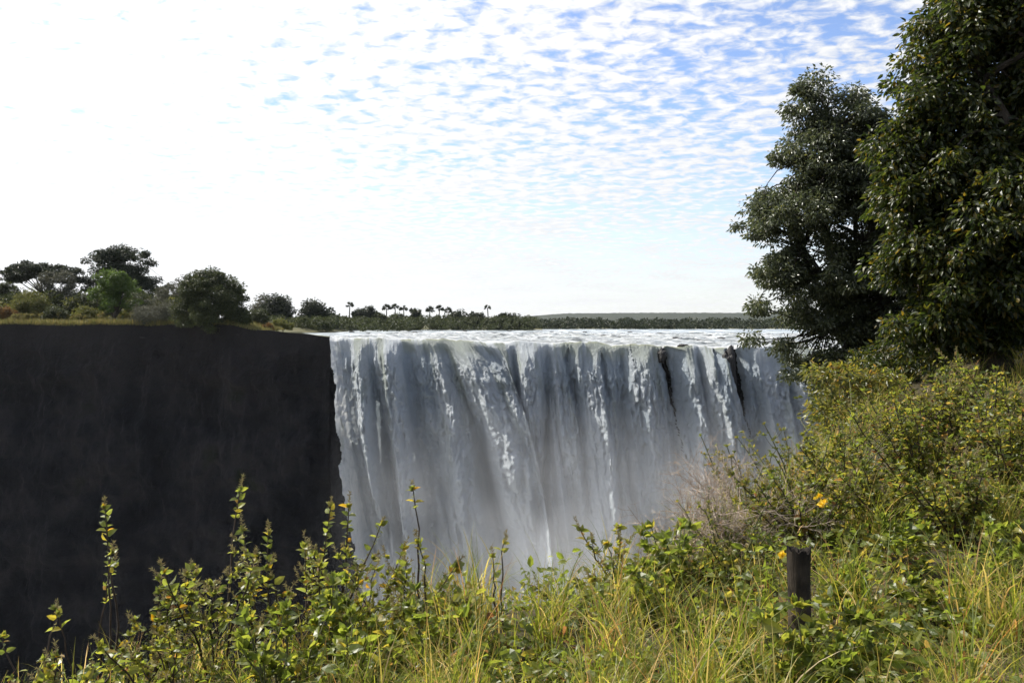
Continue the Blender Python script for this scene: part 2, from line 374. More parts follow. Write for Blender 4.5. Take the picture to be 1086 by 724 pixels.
n3 = np.abs(perlin(wq * .95, drop * .10, 3.)); r3 = 2 * n3 - .5
bil = np.abs(fbm(wq * .9 + .05 * drop, drop * .34, 4., 5, .6))
bil2 = np.abs(fbm(wq * .35, drop * .11, 9., 4))
disp = amp * (3.3 * r1 + 1.15 * r2 + .25 * r3) + sstep(.5, 8, drop) * (.85 * bil + 1.5 * bil2 + .25 * np.abs(fbm(WX * 1.9, drop * 1.0, 14., 3)))
disp += .10 * (1 - 2 * np.abs(perlin(wq * 1.6, drop * .1, 5.))) * sstep(-.5, .8, WS)
gp = gaps(WX, WS); gs = gaps(WX, WS, True)
disp -= 1.2 * sstep(0.0, .6, np.where(WX < -33, 0, gp)) * sstep(0, 1.5, WS) + 1.2 * sstep(-.2, .8, gs) * sstep(0, 2, WS)
VX = WX + xsh + .12 * fbm(WX * 1.1, drop * .5, 8., 3) * sstep(0, 3, drop)
VY = ly - out - disp + upm
VZ = np.where(WS < 0, zr + rap, EYE - ldz - drop) + .12 * fbm(WX * .8, WS * .5, 3., 3) * sstep(-3, 0, WS)
VZ += (.55 * perlin(WX * .12, 9.9) + .40 * perlin(WX * .35, 6.9) + .2 * perlin(WX * .9, 1.9)) * np.exp(-(WS / 2.5) ** 2)
keep = (gp[:-1, :-1] < .52) | (WS[:-1, :-1] < -1.5)
mb = MB(); mb.grid(np.stack([VX, VY, VZ], -1)[:, ::-1], keep=keep[:, ::-1])
wf = mb.build('water', M['white_water'], smooth=True)
# water type per vertex: unbroken olive water near the crest, thin dark water near gaps, painted shade in the folds between columns
gn = perlin(WX * .16, 4.4) + .6 * perlin(WX * .5, 2.4) + .25 * fbm(WX * 1.6, WS * .12, 7., 3)
glass = sstep(-.15, .45, gn) * sstep(-1.2, .2, WS) * np.exp(-np.maximum(drop - .8, 0) / (3.2 + 5 * sstep(-.2, .8, perlin(WX * .22, 8.8))))
glass = np.maximum(glass, 1.0 * sstep(-.08, .35, perlin(WX * .26, 33.) + .3 * fbm(WX * .8, drop * .15, 35., 3)) * np.exp(-drop / 24.) * sstep(-.5, 1, WS))
riv = sstep(2, 8, upm) * sstep(-.05, .5, fbm(WX * .16, WS * .35, 12., 5)) * .3
glass = np.clip(1.3 * np.maximum(glass, riv), 0, 1)
thin = np.clip(.85 * sstep(-.3, .8, gs) * sstep(0, 2, WS) + .75 * sstep(1.5, 6, upm) * sstep(-.1, .45, fbm(WX * .22, WS * .5, 31., 5)) + sstep(-.6, .5, np.where(WX < -33, -1, gp)) * sstep(-.5, 1, WS) * .9 + .68 * sstep(.06, .38, .44 - (n1 * .95 + n2 * .45 + n3 * .12) * 1.15 + .22 * perlin(WX * .08, drop * .05, 21.)) * sstep(.5, 6, drop), 0, 1)  # last term paints shade into the creases between columns
rdark = sstep(.5, 3, upm) * np.clip(.35 + .9 * fbm(WX * .18, WS * .6, 61., 5), 0, .95)
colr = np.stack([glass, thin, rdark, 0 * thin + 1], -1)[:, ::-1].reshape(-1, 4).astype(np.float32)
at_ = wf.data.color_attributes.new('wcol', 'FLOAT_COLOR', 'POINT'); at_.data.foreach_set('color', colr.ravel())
tag(wf, 'wide white waterfall pouring over the rim', kind='structure')

# river beyond the rapids
m, t, N = nt('river_water'); L = t.links.new
tc = N('ShaderNodeTexCoord'); mp = N('ShaderNodeMapping'); mp.inputs['Scale'].default_value = (.12, .03, 1); L(tc.outputs['Object'], mp.inputs[0])
no = N('ShaderNodeTexNoise', i_Scale=1., i_Detail=9., i_Roughness=.7); L(mp.outputs[0], no.inputs['Vector'])
r = ramp(N('ShaderNodeValToRGB'), [(.38, (.05, .065, .07)), (.47, (.18, .21, .22)), (.62, (.58, .61, .62))]); L(no.outputs[0], r.inputs[0])
p = N('ShaderNodeBsdfPrincipled', i_Roughness=.25); L(r.outputs[0], p.inputs['Base Color'])
b = N('ShaderNodeBump', i_Strength=.7, i_Distance=.5); nb = N('ShaderNodeTexNoise', i_Scale=.7, i_Detail=8.); L(tc.outputs['Object'], nb.inputs['Vector']); L(nb.outputs[0], b.inputs['Height']); L(b.outputs[0], p.inputs['Normal'])
o = N('ShaderNodeOutputMaterial'); L(p.outputs[0], o.inputs[0]); M['river_water'] = m
mb = MB()
def rpatch(x0, x1, nx, y0f, y1, ny):
    a = np.linspace(x0, x1, nx)[:, None] * np.ones((1, ny)); tt = np.linspace(0, 1, ny)[None, :] ** 1.5
    b = y0f(a) + (y1 - y0f(a)) * tt
    z = EYE - 2.9 + .10 * fbm(a * .1, b * .06, 2., 3) + .05
    mb.grid(np.stack([a, b, z], -1))
rpatch(-150, 700, 500, lambda a: np.where(a < 112, np.maximum(lip_y(np.minimum(a, 112)), 160) + 93.5, 230.), 470, 120)
rv = mb.build('river', M['river_water'], smooth=True); tag(rv, kind='structure')
mb = MB(); a, b_ = np.meshgrid(np.linspace(-75, -36.5, 60), np.linspace(171.5, 262, 60), indexing='ij')
mb.grid(np.stack([a, b_, EYE - 2.80 + .05 * fbm(a * .3, b_ * .2)], -1)); tag(mb.build('backwater', M['river_water'], smooth=True), kind='structure')
mb = MB(); a, b_ = np.meshgrid(np.linspace(111, 600, 60), np.linspace(145, 240, 60), indexing='ij')
mb.grid(np.stack([a, b_, EYE - 4.0 + .5 * sstep(145, 240, b_) + .05 * fbm(a * .3, b_ * .2)], -1)); tag(mb.build('side_channel', M['river_water'], smooth=True), kind='structure')
# unseen pool on the gorge floor, white foam added to bounce light onto the falls
mb = MB(); a, b_ = np.meshgrid(np.linspace(-400, 400, 200), np.linspace(60, 172, 60), indexing='ij')
mb.grid(np.stack([a, b_, -89.8 + .5 * fbm(a * .1, b_ * .1)], -1)); M['foam'] = noise_mat('foam', [(.3, (.55, .58, .58)), (.6, (.86, .87, .87))], .2, .5, .8, 1.5)
tag(mb.build('pool', M['foam'], smooth=True), kind='structure')

# ------------------------------------------------------------------ rocks
def rock(name, c, size, label, group=None, seed=0, n=26, mat='wet_rock'):
    a = np.linspace(0, 2 * PI, n + 1)[:, None]; b = np.linspace(0, PI, n // 2 + 1)[None, :]
    d = np.stack([np.cos(a) * np.sin(b), np.sin(a) * np.sin(b), np.cos(b) + 0 * a], -1)
    k = 1 + .35 * fbm(d[..., 0] * 1.3 + seed, d[..., 1] * 1.3, d[..., 2] * 1.3, 4)
    k = np.round(k * 7) / 7 * .4 + k * .6
    V = d * k[..., None] * np.asarray(size); V[-1] = V[0]
    m_ = MB(); m_.grid((V + np.asarray(c))[::-1])
    o = m_.build(name, M[mat], smooth=False, origin=np.asarray(c)); tag(o, label, 'rock', group); return o
def lipx(px, Y=155.): return (px - 543) / F * Y
rock('rock', (lipx(776, 148), float(lip_y(lipx(776))) - 1.0, EYE - 6.7), (1.2, 1.6, 1.7), 'dark wet boulder splitting the falls crest near the tree branches', seed=1)
rock('rock', (lipx(779, 148), float(lip_y(lipx(776))) - 1.1, EYE - 10.5), (1.0, 1.6, 6.), 'tall black rock rib bared below the boulder in the falls', seed=12)
rock('rock', (lipx(706, 150), float(lip_y(lipx(706))) - .6, EYE - 5.75), (.8, 1.2, 1.2), 'dark wet rock knob on the crest above the leaning black cleft', seed=2)
rock('rock', (lipx(729, 150), float(lip_y(lipx(729))) + .4, EYE - 4.15), (.9, 1., .55), 'low dark rock on the crest between the cleft and the boulder', seed=3)
small = [(373, 352.5, .7), (391, 354, .6), (399, 355, .5), (440, 353, .8), (446, 352, .5), (565, 354, .7), (640, 356, .5), (655, 358, .6), (688, 357, .7),
         (718, 359, .8), (742, 361, .5), (765, 359, .6), (790, 362, .8), (700, 354, .7), (620, 352.5, .6), (585, 352, .5), (752, 356, .6), (812, 364, .8), (826, 361, .7), (540, 351.6, .6), (493, 351.5, .7), (668, 352.5, .6)]
for i, (px, py, s) in enumerate(small):
    dzp = (py - 343) / F
    Yd = np.linspace(160, 330, 400); xx = (px - 543) / F * Yd
    zz = river_z(xx, Yd); k = int(np.argmin(np.abs((EYE - zz) / Yd - dzp)))
    Yk = max(float(Yd[k]), float(lip_y(xx[k])) + 3)
    rock('rock', ((px - 543) / F * Yk, Yk, float(river_z((px - 543) / F * Yk, Yk)) + .05), (s * 1.5, s, s * .45), 'small dark wet rock breaking the white rapids above the crest', 'small rocks in the rapids', seed=20 + i, n=14)

# ------------------------------------------------------------------ trees
def unit(n):
    v = rng.normal(size=(n, 3)); return v / np.linalg.norm(v, axis=1)[:, None]
def in_ell(c, r, n, shell=.5):
    d = unit(n); k = rng.uniform(shell ** 3, 1, n) ** (1 / 3)
    return np.asarray(c) + d * k[:, None] * np.asarray(r)
def curve(a, b, sag=0., wob=.1, n=6):
    a = np.asarray(a, float); b = np.asarray(b, float); t = np.linspace(0, 1, n)[:, None]
    l = np.linalg.norm(b - a); off = rng.normal(size=3) * wob * l
    return a + (b - a) * t + np.sin(t * PI) * (off + np.array([0, 0, sag * l]))
def tree(name, label, base, ells, mat, nclump, nleaf, leaf, trunk_r, clump_r, limbs=8, cat='tree', group=None, fork=.35, droop=.3, flat=1., shell=.55, lean=0., bark='bark', fine=False, aspect=.45, twigs=True, up=.4):
    base = np.asarray(base, float)
    root = empty(name, base, label, cat, group)
    vol = np.array([np.prod(r) ** .7 for _, r in ells]); vol /= vol.sum()
    C = np.concatenate([in_ell(np.asarray(c), r, max(1, int(round(nclump * v))), shell) for (c, r), v in zip(ells, vol)])
    allc = np.mean([c for c, _ in ells], 0)
    zmin, zmax = C[:, 2].min(), C[:, 2].max()
    fk = base + np.array([lean, 0, 0]) + (np.array([allc[0], allc[1], 0]) - np.array([base[0], base[1], 0])) * .4
    fk[2] = base[2] + (zmin - base[2]) * fork + (zmax - base[2]) * .08
    tb = MB()
    P = curve(base - [0, 0, .5], fk, 0, .05, 7); tb.tube(P, np.linspace(trunk_r * 1.3, trunk_r * .8, 7), 9)
    idx = rng.choice(len(C), min(limbs, len(C)), replace=False)
    nodes = []; 
    for i in idx:
        e = fk + (C[i] - fk) * .8
        Q = curve(fk, e, .10, .09, 9); tb.tube(Q, np.linspace(trunk_r * .55, trunk_r * .12, 9), 6); nodes += list(Q[2:])
    nodes = np.array(nodes)
    if twigs:
        for c in C:
            d = np.linalg.norm(nodes - c, axis=1); nn = nodes[np.argmin(d)]
            tb.tube(curve(nn, c, .08, .1, 5), np.linspace(trunk_r * .12, trunk_r * .025, 5), 3)
    tb.build('trunk', M[bark], root).matrix_parent_inverse = root.matrix_world.inverted() if False else root.matrix_parent_inverse
    lb = MB()
    n = nclump * nleaf
    ci = rng.integers(0, len(C), n)
    csz = clump_r * rng.uniform(.6, 1.35, len(C))
    d = unit(n); k = rng.uniform(.05, 1, n) ** .5
    off = d * (k * csz[ci])[:, None] * np.array([1, 1, .62 * flat])
    off[:, 2] -= droop * (off[:, 0] ** 2 + off[:, 1] ** 2) / (clump_r + 1e-6) * .6
    Pp = C[ci] + off
    D = off / clump_r + .5 * unit(n); D[:, 2] -= droop * .8
    Nn = unit(n) * .7 + np.array([0, 0, up]) 
    sz = leaf * rng.uniform(.65, 1.3, n) * (1.35 if base[1] > 100 else 1.)
    lb.leaves(Pp, D, Nn, sz, sz * aspect, fine)
    lb.build('crown', M[mat], root)
    for ch in root.children:          # meshes were written in world space
        ch.location = -base
    return root
def E(px, py, Y, rx, ry, depth=None):
    """ellipsoid from pixels: centre, radii in px at distance Y"""
    return (at(px, py, Y), (rx / F * Y, (depth if depth else rx) / F * Y, ry / F * Y))

# island trees (about 170-220 m away)
tree('acacia_tree', 'flat-topped umbrella tree with open limbs at the left end of the island', at(48, 338, 214),
     [E(40, 285, 214, 32, 7), E(28, 290, 214, 24, 6), E(62, 288, 214, 22, 6), E(18, 295, 214, 14, 4), E(80, 296, 214, 10, 4)], 'far_dark', 110, 130, .42, .40, 1.15, 9, flat=.6, fork=.5, droop=.1, shell=.2)
tree('tree', 'tallest dark domed tree standing behind the green tree on the island', at(132, 338, 216),
     [E(112, 284, 216, 22, 20), E(138, 282, 216, 24, 20), E(122, 270, 216, 18, 8), E(150, 300, 216, 20, 16), E(168, 302, 216, 12, 6), E(95, 298, 216, 10, 10), E(130, 312, 216, 30, 14)], 'far_dark', 170, 170, .45, .7, 1.6, 12, shell=.3)
tree('tree', 'thin grey-green tree with bare lower stems in front of the umbrella tree', at(64, 338, 196),
     [E(60, 296, 196, 16, 10), E(72, 300, 196, 12, 12), E(50, 302, 196, 8, 8), E(68, 312, 196, 18, 8)], 'far_grey', 70, 90, .34, .22, .9, 7, shell=.2)
tree('tree', 'bright green tree with a forked dark trunk at the edge of the cliff', at(121, 347, 180),
     [E(120, 300, 180, 20, 12), E(108, 310, 180, 12, 10), E(132, 308, 180, 14, 12), E(121, 292, 180, 12, 6), E(126, 322, 180, 20, 8)], 'green_far', 75, 130, .34, .42, .95, 9, shell=.15, fork=.25)
tree('tree', 'dark round-crowned tree reaching down to the cliff rim', at(226, 352, 171),
     [E(225, 312, 171, 34, 24), E(205, 306, 171, 16, 14), E(245, 318, 171, 16, 22), E(225, 336, 171, 36, 14), E(222, 297, 171, 20, 10), E(200, 330, 171, 16, 16), E(252, 338, 171, 12, 12)], 'far_leaf', 230, 190, .36, .5, 1.3, 10, shell=.35)
tree('tree', 'wispy pale tree with thin twigs left of the round-crowned tree', at(188, 345, 184),
     [E(188, 304, 184, 12, 8), E(178, 312, 184, 14, 8), E(195, 298, 184, 8, 6)], 'far_grey', 40, 60, .28, .18, .8, 7, shell=.1)
tree('tree', 'dusky green tree cut by the left border of the picture', at(6, 340, 200),
     [E(6, 310, 200, 14, 12), E(-10, 312, 200, 18, 16), E(8, 322, 200, 18, 10)], 'far_leaf', 90, 120, .38, .3, 1.1, 7)
def bush(name, label, px, py_top, py_base, w, Y, mat, n=60, leaf=.3, group=None, shell=.3, bark='bark'):
    h = (py_base - py_top)
    return tree(name, label, at(px, py_base + 2, Y), [E(px, py_base - h * .52, Y, w * .36, h * .36), E(px - w * .22, py_base - h * .36, Y, w * .24, h * .28), E(px + w * .24, py_base - h * .38, Y, w * .22, h * .28)],
                mat, n, 90, leaf, .10, h / F * Y * .16, 6, 'bush', group, fork=.1, shell=shell, bark=bark)
bush('bush', 'yellow-green bush below the umbrella tree on the island', 33, 304, 340, 44, 186, 'far_yellow', 110)
bush('bush', 'small rust-brown bush at the left border above the cliff', 4, 322, 342, 30, 180, 'far_rust', 50, .25)
bush('bush', 'olive bush between the umbrella tree and the bright green tree', 86, 308, 340, 40, 190, 'far_leaf', 110)
bush('bush', 'tan-green bush low beside the bright green tree trunk', 92, 322, 343, 30, 182, 'far_yellow', 60, .25)
bush('bush', 'grey leafless-looking thicket hanging over the rim between green and dark trees', 165, 312, 354, 56, 175, 'far_grey', 190, .24)
bush('bush', 'dark low bush filling the gap behind the grey thicket', 148, 308, 342, 34, 190, 'far_leaf', 80)
bush('bush', 'olive bush right of the round-crowned tree on the island', 272, 324, 350, 30, 186, 'far_leaf', 80, .25)
bush('bush', 'small rust-orange shrub on the bare ledge before the river', 284, 341, 353, 14, 180, 'far_rust', 40, .2)
bush('bush', 'low sage-green bush beside the rust-orange shrub', 300, 336, 350, 28, 196, 'far_yellow', 60, .25)
bush('bush', 'dull green bush on the rim left of the bright green tree', 58, 322, 343, 32, 180, 'far_leaf', 70, .25)
bush('bush', 'dry straw-coloured bush at the foot of the yellow-green bush', 24, 330, 343, 30, 177, 'dry_grass_far', 50, .22)
# dry grass along the island rim
n = 26000; gxx = rng.uniform(-125, -50, n); gyy = rim_y(gxx) + .6 + rng.uniform(0, 1, n) ** 1.5 * 22
mb = MB(); gz = rim_z(gxx) + .1 - .3
mb.blades(np.stack([gxx, gyy, gz], 1), rng.normal(size=(n, 3)) * [1, 1, 0], rng.uniform(.6, 1.7, n) * (.45 + .55 * sstep(-50, -60, gxx)), rng.uniform(.08, .16, n), rng.uniform(.1, 1.2, n), 3)
tag(mb.build('grass', M['dry_grass_far']), 'dry yellow grass along the island rim', 'grass', kind='stuff')

# palm bank (about 380 m away)
RB = 385.
def palm(px, top, base, Y, label, w=9, group='tall palms on the far river bank'):
    b = at(px, base, Y); t_ = at(px, top + w * .42, Y); root = empty('palm_tree', b, label, 'palm', group)
    tb = MB(); tb.tube(curve(b, t_, 0, .02, 8), np.linspace(.34, .22, 8), 6); tb.build('trunk', M['bark'], root)
    lb = MB(); r = w / F * Y * .55
    nf = 26; d = unit(nf); d[:, 2] = np.abs(d[:, 2]) * 1.1 - .35
    for i in range(nf):
        k = 9; dd = np.repeat(d[i:i+1], k, 0) + .28 * unit(k)
        lb.leaves(np.repeat(t_[None] + d[i:i+1] * r * .35, k, 0), dd, unit(k), r * .75, r * .16)
    lb.build('crown', M['far_dark'], root)
    for ch in root.children: ch.location = -b
for (px, tp, Yp, w, lab) in ((351.5, 326, 380, 8, 'short slim palm just right of the dark riverside tree'),
      (371, 320.5, 385, 8, 'tall slim palm standing alone above the riverside bushes, left part of the bank'),
      (410, 323, 392, 9, 'palm at the left of the close palm cluster mid-bank'),
      (419, 322.5, 392, 9, 'palm in the centre of the close palm cluster mid-bank'),
      (428, 324, 396, 9, 'palm at the right of the close palm cluster mid-bank'),
      (438, 326, 396, 8, 'low palm just left of the dark pointed tree'),
      (456, 325, 390, 10, 'round-headed palm just right of the dark pointed tree'),
      (466, 324, 398, 9, 'round-headed palm second to the right of the pointed tree'),
      (475, 326, 390, 9, 'palm leaning on the wide tree right of the palm pair'),
      (517, 323.5, 378, 7, 'single tall palm standing apart at the right end of the bank')):
    palm(px, tp, 349, Yp, lab, w)
def rtree(px, tp, w, Y, label, mat='far_dark', n=60, name='tree', base=350):
    h = base - tp
    tree(name, label, at(px, base, Y), [E(px, tp + h * .33, Y, w * .40, h * .30), E(px - w * .2, tp + h * .5, Y, w * .28, h * .28), E(px + w * .22, tp + h * .52, Y, w * .28, h * .3), E(px, tp + h * .75, Y, w * .45, h * .2)],
         mat, n, 80, .0016 * Y + .15, .35, h / F * Y * .17, 6, shell=.25)
rtree(278, 311, 20, 300, 'pale open-crowned tree above the olive bush by the river', 'far_grey', 50)
rtree(294, 312, 32, 296, 'dark spreading tree on the river bank nearest the round-crowned tree', n=110)
rtree(332, 317, 26, 296, 'dark tree with a slanting crown left of the first slim palm', n=80)
rtree(346, 328, 22, 300, 'low dark tree sloping away from the slanting-crowned tree', n=50)
rtree(381, 326, 14, 384, 'pair-topped dark tree right of the lone tall palm')
rtree(392, 325, 14, 388, 'slender dark tree left of the palm cluster')
rtree(402, 331, 16, 386, 'squat green tree under the left of the palm cluster', 'far_leaf')
rtree(441, 328, 10, 380, 'dark pointed tree between the palm cluster and palm pair')
rtree(485, 328, 22, 380, 'wide dark tree right of the palm pair')
rtree(505, 331, 18, 378, 'round dark tree left of the solitary palm')
rtree(538, 331, 30, 372, 'broad dark tree right of the solitary palm')
rtree(556, 338, 24, 374, 'lowest dark tree ending the palm bank on the right')
rtree(526, 336, 16, 376, 'small dark tree between the solitary palm and broad tree')
rtree(468, 334, 26, 374, 'green low tree under the round-headed palms', 'far_leaf')
rtree(425, 333, 30, 378, 'green low tree under the palm cluster', 'far_leaf')
rtree(362, 333, 24, 376, 'green low tree between the two slim palms', 'far_leaf')
# riverside bush mass + far woods
def fill(label, px0, px1, Y0, Y1, y0, y1, mat, n, leaf=.55, cr=(.7, 1.5)):
    pts = []; crs = []
    for i in range(n):
        px = rng.uniform(px0, px1); Y = rng.uniform(Y0, Y1); c = at(px, rng.uniform(y0, y1) + 3 * perlin(px * .06, Y * .05), Y); pts.append(c); crs.append(rng.uniform(*cr))
    return mass('undergrowth', label, np.array(pts), mat, leaf, crs, 70, rng)
def mass(name, label, pts, mat, leaf, cr, nl, r_):
    n = len(pts) * nl; ci = np.repeat(np.arange(len(pts)), nl); d = unit(n); k = r_.uniform(0.1, 1, n) ** .5
    off = d * k[:, None] * np.asarray(cr)[ci][:, None] * np.array([1, 1, .8])
    m_ = MB(); sz = leaf * r_.uniform(.6, 1.4, n)
    m_.leaves(pts[ci] + off, d + .4 * unit(n), unit(n) * .6 + [0, 0, .4], sz, sz * .7)
    return tag(m_.build(name, M[mat]), label, 'bushes', kind='stuff')
fill('olive scrub covering the left of the island behind the dry grass', -30, 205, 187, 226, 311, 340, 'far_leaf', 420)
fill('dark olive scrub along the island rim beyond the left border', -420, -30, 182, 240, 312, 341, 'far_leaf', 260, .7, (.9, 2.0))
fill('yellow-green scrub scattered on the left of the island', -30, 200, 184, 215, 318, 341, 'far_yellow', 190, .5, (.6, 1.3))
fill('dry tan scrub along the cliff rim of the island', -30, 200, 178, 186, 333, 343, 'dry_grass_far', 130, .35, (.4, .8))
fill('olive reeds and scrub on the low right end of the island', 258, 350, 266, 300, 338, 349, 'far_leaf', 200, .5, (.6, 1.2))
fill('dense olive bushes on the bank between the island end and the palms', 296, 440, 300, 372, 339, 349, 'far_leaf', 260, .6, (.7, 1.3))
fill('yellow-green reeds at the low right end of the island', 258, 300, 200, 262, 342, 349, 'far_yellow', 60, .4, (.4, .9))
pts = []; crs = []
for i in range(520):
    px = rng.uniform(262, 572); Y = rng.uniform(352, 380) if px > 355 else rng.uniform(262, 300)
    hh = rng.uniform(337, 349) + 2.5 * perlin(px * .05, 2.); pts.append(at(px, max(hh, 336), Y)); crs.append(rng.uniform(.8, 1.6))
mass('undergrowth', 'dense green bushes and reeds lining the river bank under the palms', np.array(pts), 'far_leaf', .5, crs, 60, rng)
pts = []; crs = []
for i in range(1700):
    px = rng.uniform(548, 1120); Y = rng.uniform(425, 520)
    hh = rng.uniform(339.8, 349.5) + 2.0 * fbm(px * .07, 5.); pts.append(at(px, min(hh, 349.5), Y)); crs.append(rng.uniform(.8, 1.7))
mass('far_woods', 'dark band of far woodland across the river below the hill', np.array(pts), 'far_dark', 1.0, crs, 34, rng)

# ------------------------------------------------------------------ the two big trees at the right
TA = 14.0
tree('tree', 'tall glossy grey-green tree whose outermost branches hang before the falls', (6.3, 14.6, .6),
     [E(860, 92, TA, 16, 16), E(925, 138, TA, 32, 24), E(935, 125, TA, 18, 10), E(948, 160, TA, 30, 30),  E(950, 185, TA, 40, 40), E(905, 104, TA, 12, 8), E(960, 260, TA, 50, 60), E(787, 238, TA, 8, 5), E(868, 394, TA, 34, 16), E(895, 412, TA, 40, 16), E(862, 114, TA, 24, 30), E(862, 168, TA, 44, 32), E(905, 128, TA, 36, 30), E(850, 228, TA, 58, 36), E(826, 205, TA, 24, 16), E(925, 220, TA, 60, 60), E(806, 246, TA, 18, 14), E(905, 190, TA, 60, 50),
      E(822, 292, TA, 38, 24), E(870, 296, TA, 60, 40), E(805, 325, TA, 16, 12), E(798, 357, TA, 12, 7), E(826, 366, TA, 22, 6), E(845, 378, TA, 16, 6), E(880, 345, TA, 40, 16), E(940, 310, TA, 60, 60), E(838, 330, TA, 26, 10), E(900, 375, TA, 36, 16)],
     'tree_a', 780, 165, .068, .15, .21, 20, fork=.3, shell=.1, droop=.5, aspect=.45)
TB = 11.0
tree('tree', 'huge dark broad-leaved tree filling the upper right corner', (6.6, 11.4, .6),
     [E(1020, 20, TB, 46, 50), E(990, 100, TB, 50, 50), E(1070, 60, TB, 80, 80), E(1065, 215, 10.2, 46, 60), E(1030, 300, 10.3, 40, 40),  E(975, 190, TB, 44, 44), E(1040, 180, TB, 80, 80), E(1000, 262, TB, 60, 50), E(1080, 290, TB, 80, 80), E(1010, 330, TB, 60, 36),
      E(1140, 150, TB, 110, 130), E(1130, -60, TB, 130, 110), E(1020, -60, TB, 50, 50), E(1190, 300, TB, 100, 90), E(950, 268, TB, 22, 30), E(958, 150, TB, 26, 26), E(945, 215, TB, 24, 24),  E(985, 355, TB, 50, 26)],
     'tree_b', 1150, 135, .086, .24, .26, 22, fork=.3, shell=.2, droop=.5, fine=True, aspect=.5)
# ------------------------------------------------------------------ plants of the foreground
def proto_shrub(seed, H=1.0, nst=7, spread=.35, leaf=.05, mat='shrub', stem='dark_stem', feathers=True, pair=.035, lean=.35, bare=.25, aspect=.62, side=.5, fmat='feather'):
    """meshes of one shrub about the origin: (stem, foliage, flower)"""
    r_ = np.random.default_rng(seed); S, Lf, FL = MB(), MB(), []
    def sprig(Q, l0, leafsz, tip=True):
        n = len(Q); seglen = np.linalg.norm(np.diff(Q, axis=0), axis=1).sum(); k = max(2, int(seglen * (1 - l0) / pair))
        tt = np.linspace(l0, 1, k); P = np.stack([np.interp(tt, np.linspace(0, 1, n), Q[:, a]) for a in range(3)], 1)
        ax = np.gradient(Q, axis=0)[-1]; ax /= np.linalg.norm(ax)
        PP, DD = [], []
        for j in range(k):
            ph = j * 1.57 + r_.uniform(0, .6)
            for q in (0, PI):
                o = np.array([math.cos(ph + q), math.sin(ph + q), 0.]); o += ax * r_.uniform(.2, .9) + r_.normal(size=3) * .18
                if r_.uniform() < .88: PP.append(P[j]); DD.append(o)
        PP = np.array(PP); DD = np.array(DD); sz = leafsz * r_.uniform(.55, 1.25, len(PP))
        Lf.leaves(PP, DD, np.array([0, 0, .9]) + .85 * r_.normal(size=(len(PP), 3)), sz, sz * aspect, True, .35)
        if tip:
            m_ = 6; dd = ax + .55 * r_.normal(size=(m_, 3)); Lf.leaves(np.repeat(Q[-1:], m_, 0), dd, r_.normal(size=(m_, 3)) + ax, leafsz * .7, leafsz * .4, True)
            if feathers and r_.uniform() < .8:
                fl = r_.uniform(.05, .11); nn = 34; t_ = r_.uniform(0, 1, nn)[:, None]
                F_ = MB(); F_.tube(np.stack([Q[-1], Q[-1] + ax * fl]), [.0016, .0008], 3); F_.leaves(Q[-1] + ax * t_ * fl, ax * .8 + .8 * r_.normal(size=(nn, 3)), r_.normal(size=(nn, 3)), .022, .006); FL.append(F_)
    for i in range(nst):
        a = r_.uniform(0, 2 * PI); h = H * (r_.uniform(.6, .95) if i else 1.0)
        e = np.array([math.cos(a), math.sin(a), 0]) * r_.uniform(.1, 1) * spread + [0, 0, h]
        st = np.array([math.cos(a), math.sin(a), 0]) * .04
        n = 9; t = np.linspace(0, 1, n)[:, None]
        Q = st + (e - st) * t + np.array([math.cos(a), math.sin(a), 0]) * lean * h * (t ** 2) * r_.uniform(0, .5) + np.cumsum(r_.normal(size=(n, 3)) * .010, 0)
        S.tube(Q, np.linspace(.0085, .003, n) * (.7 + H * .4), 5)
        sprig(Q, bare + r_.uniform(0, .25), leaf)
        nb = int((3 if side else 0) + 5 * side * h / .6)
        for b in range(nb):
            t0 = r_.uniform(.25, .9); p0 = np.array([np.interp(t0, np.linspace(0, 1, n), Q[:, k]) for k in range(3)])
            a2 = r_.uniform(0, 2 * PI); l = r_.uniform(.10, .28) * h * (1.2 - t0 * .6)
            e2 = p0 + np.array([math.cos(a2) * .75, math.sin(a2) * .75, .75]) * l
            B = p0 + (e2 - p0) * np.linspace(0, 1, 5)[:, None] + np.sin(np.linspace(0, PI, 5))[:, None] * np.array([0, 0, -.1 * l])
            S.tube(B, np.linspace(.003, .0012, 5), 4); sprig(B, .25, leaf * .85)
    return S, Lf, FL[:36]
def make_plant(name, label, cat, loc, rz, scl, parts, group=None):
    root = empty(name, loc, label, cat, group); root.rotation_euler = (0, 0, rz); root.scale = (scl,) * 3
    for nm, mb_, mt in [(a, q, c) for a, b_, c in parts for q in (b_ if isinstance(b_, list) else [b_])]:
        if mb_.n: mb_.build(nm, M[mt], root)
    return root
def place(px, d, dz=0.):
    x = (px - 543) / F * d; return np.array([x, d, float(ground_z(x, d)) - .03 + dz])

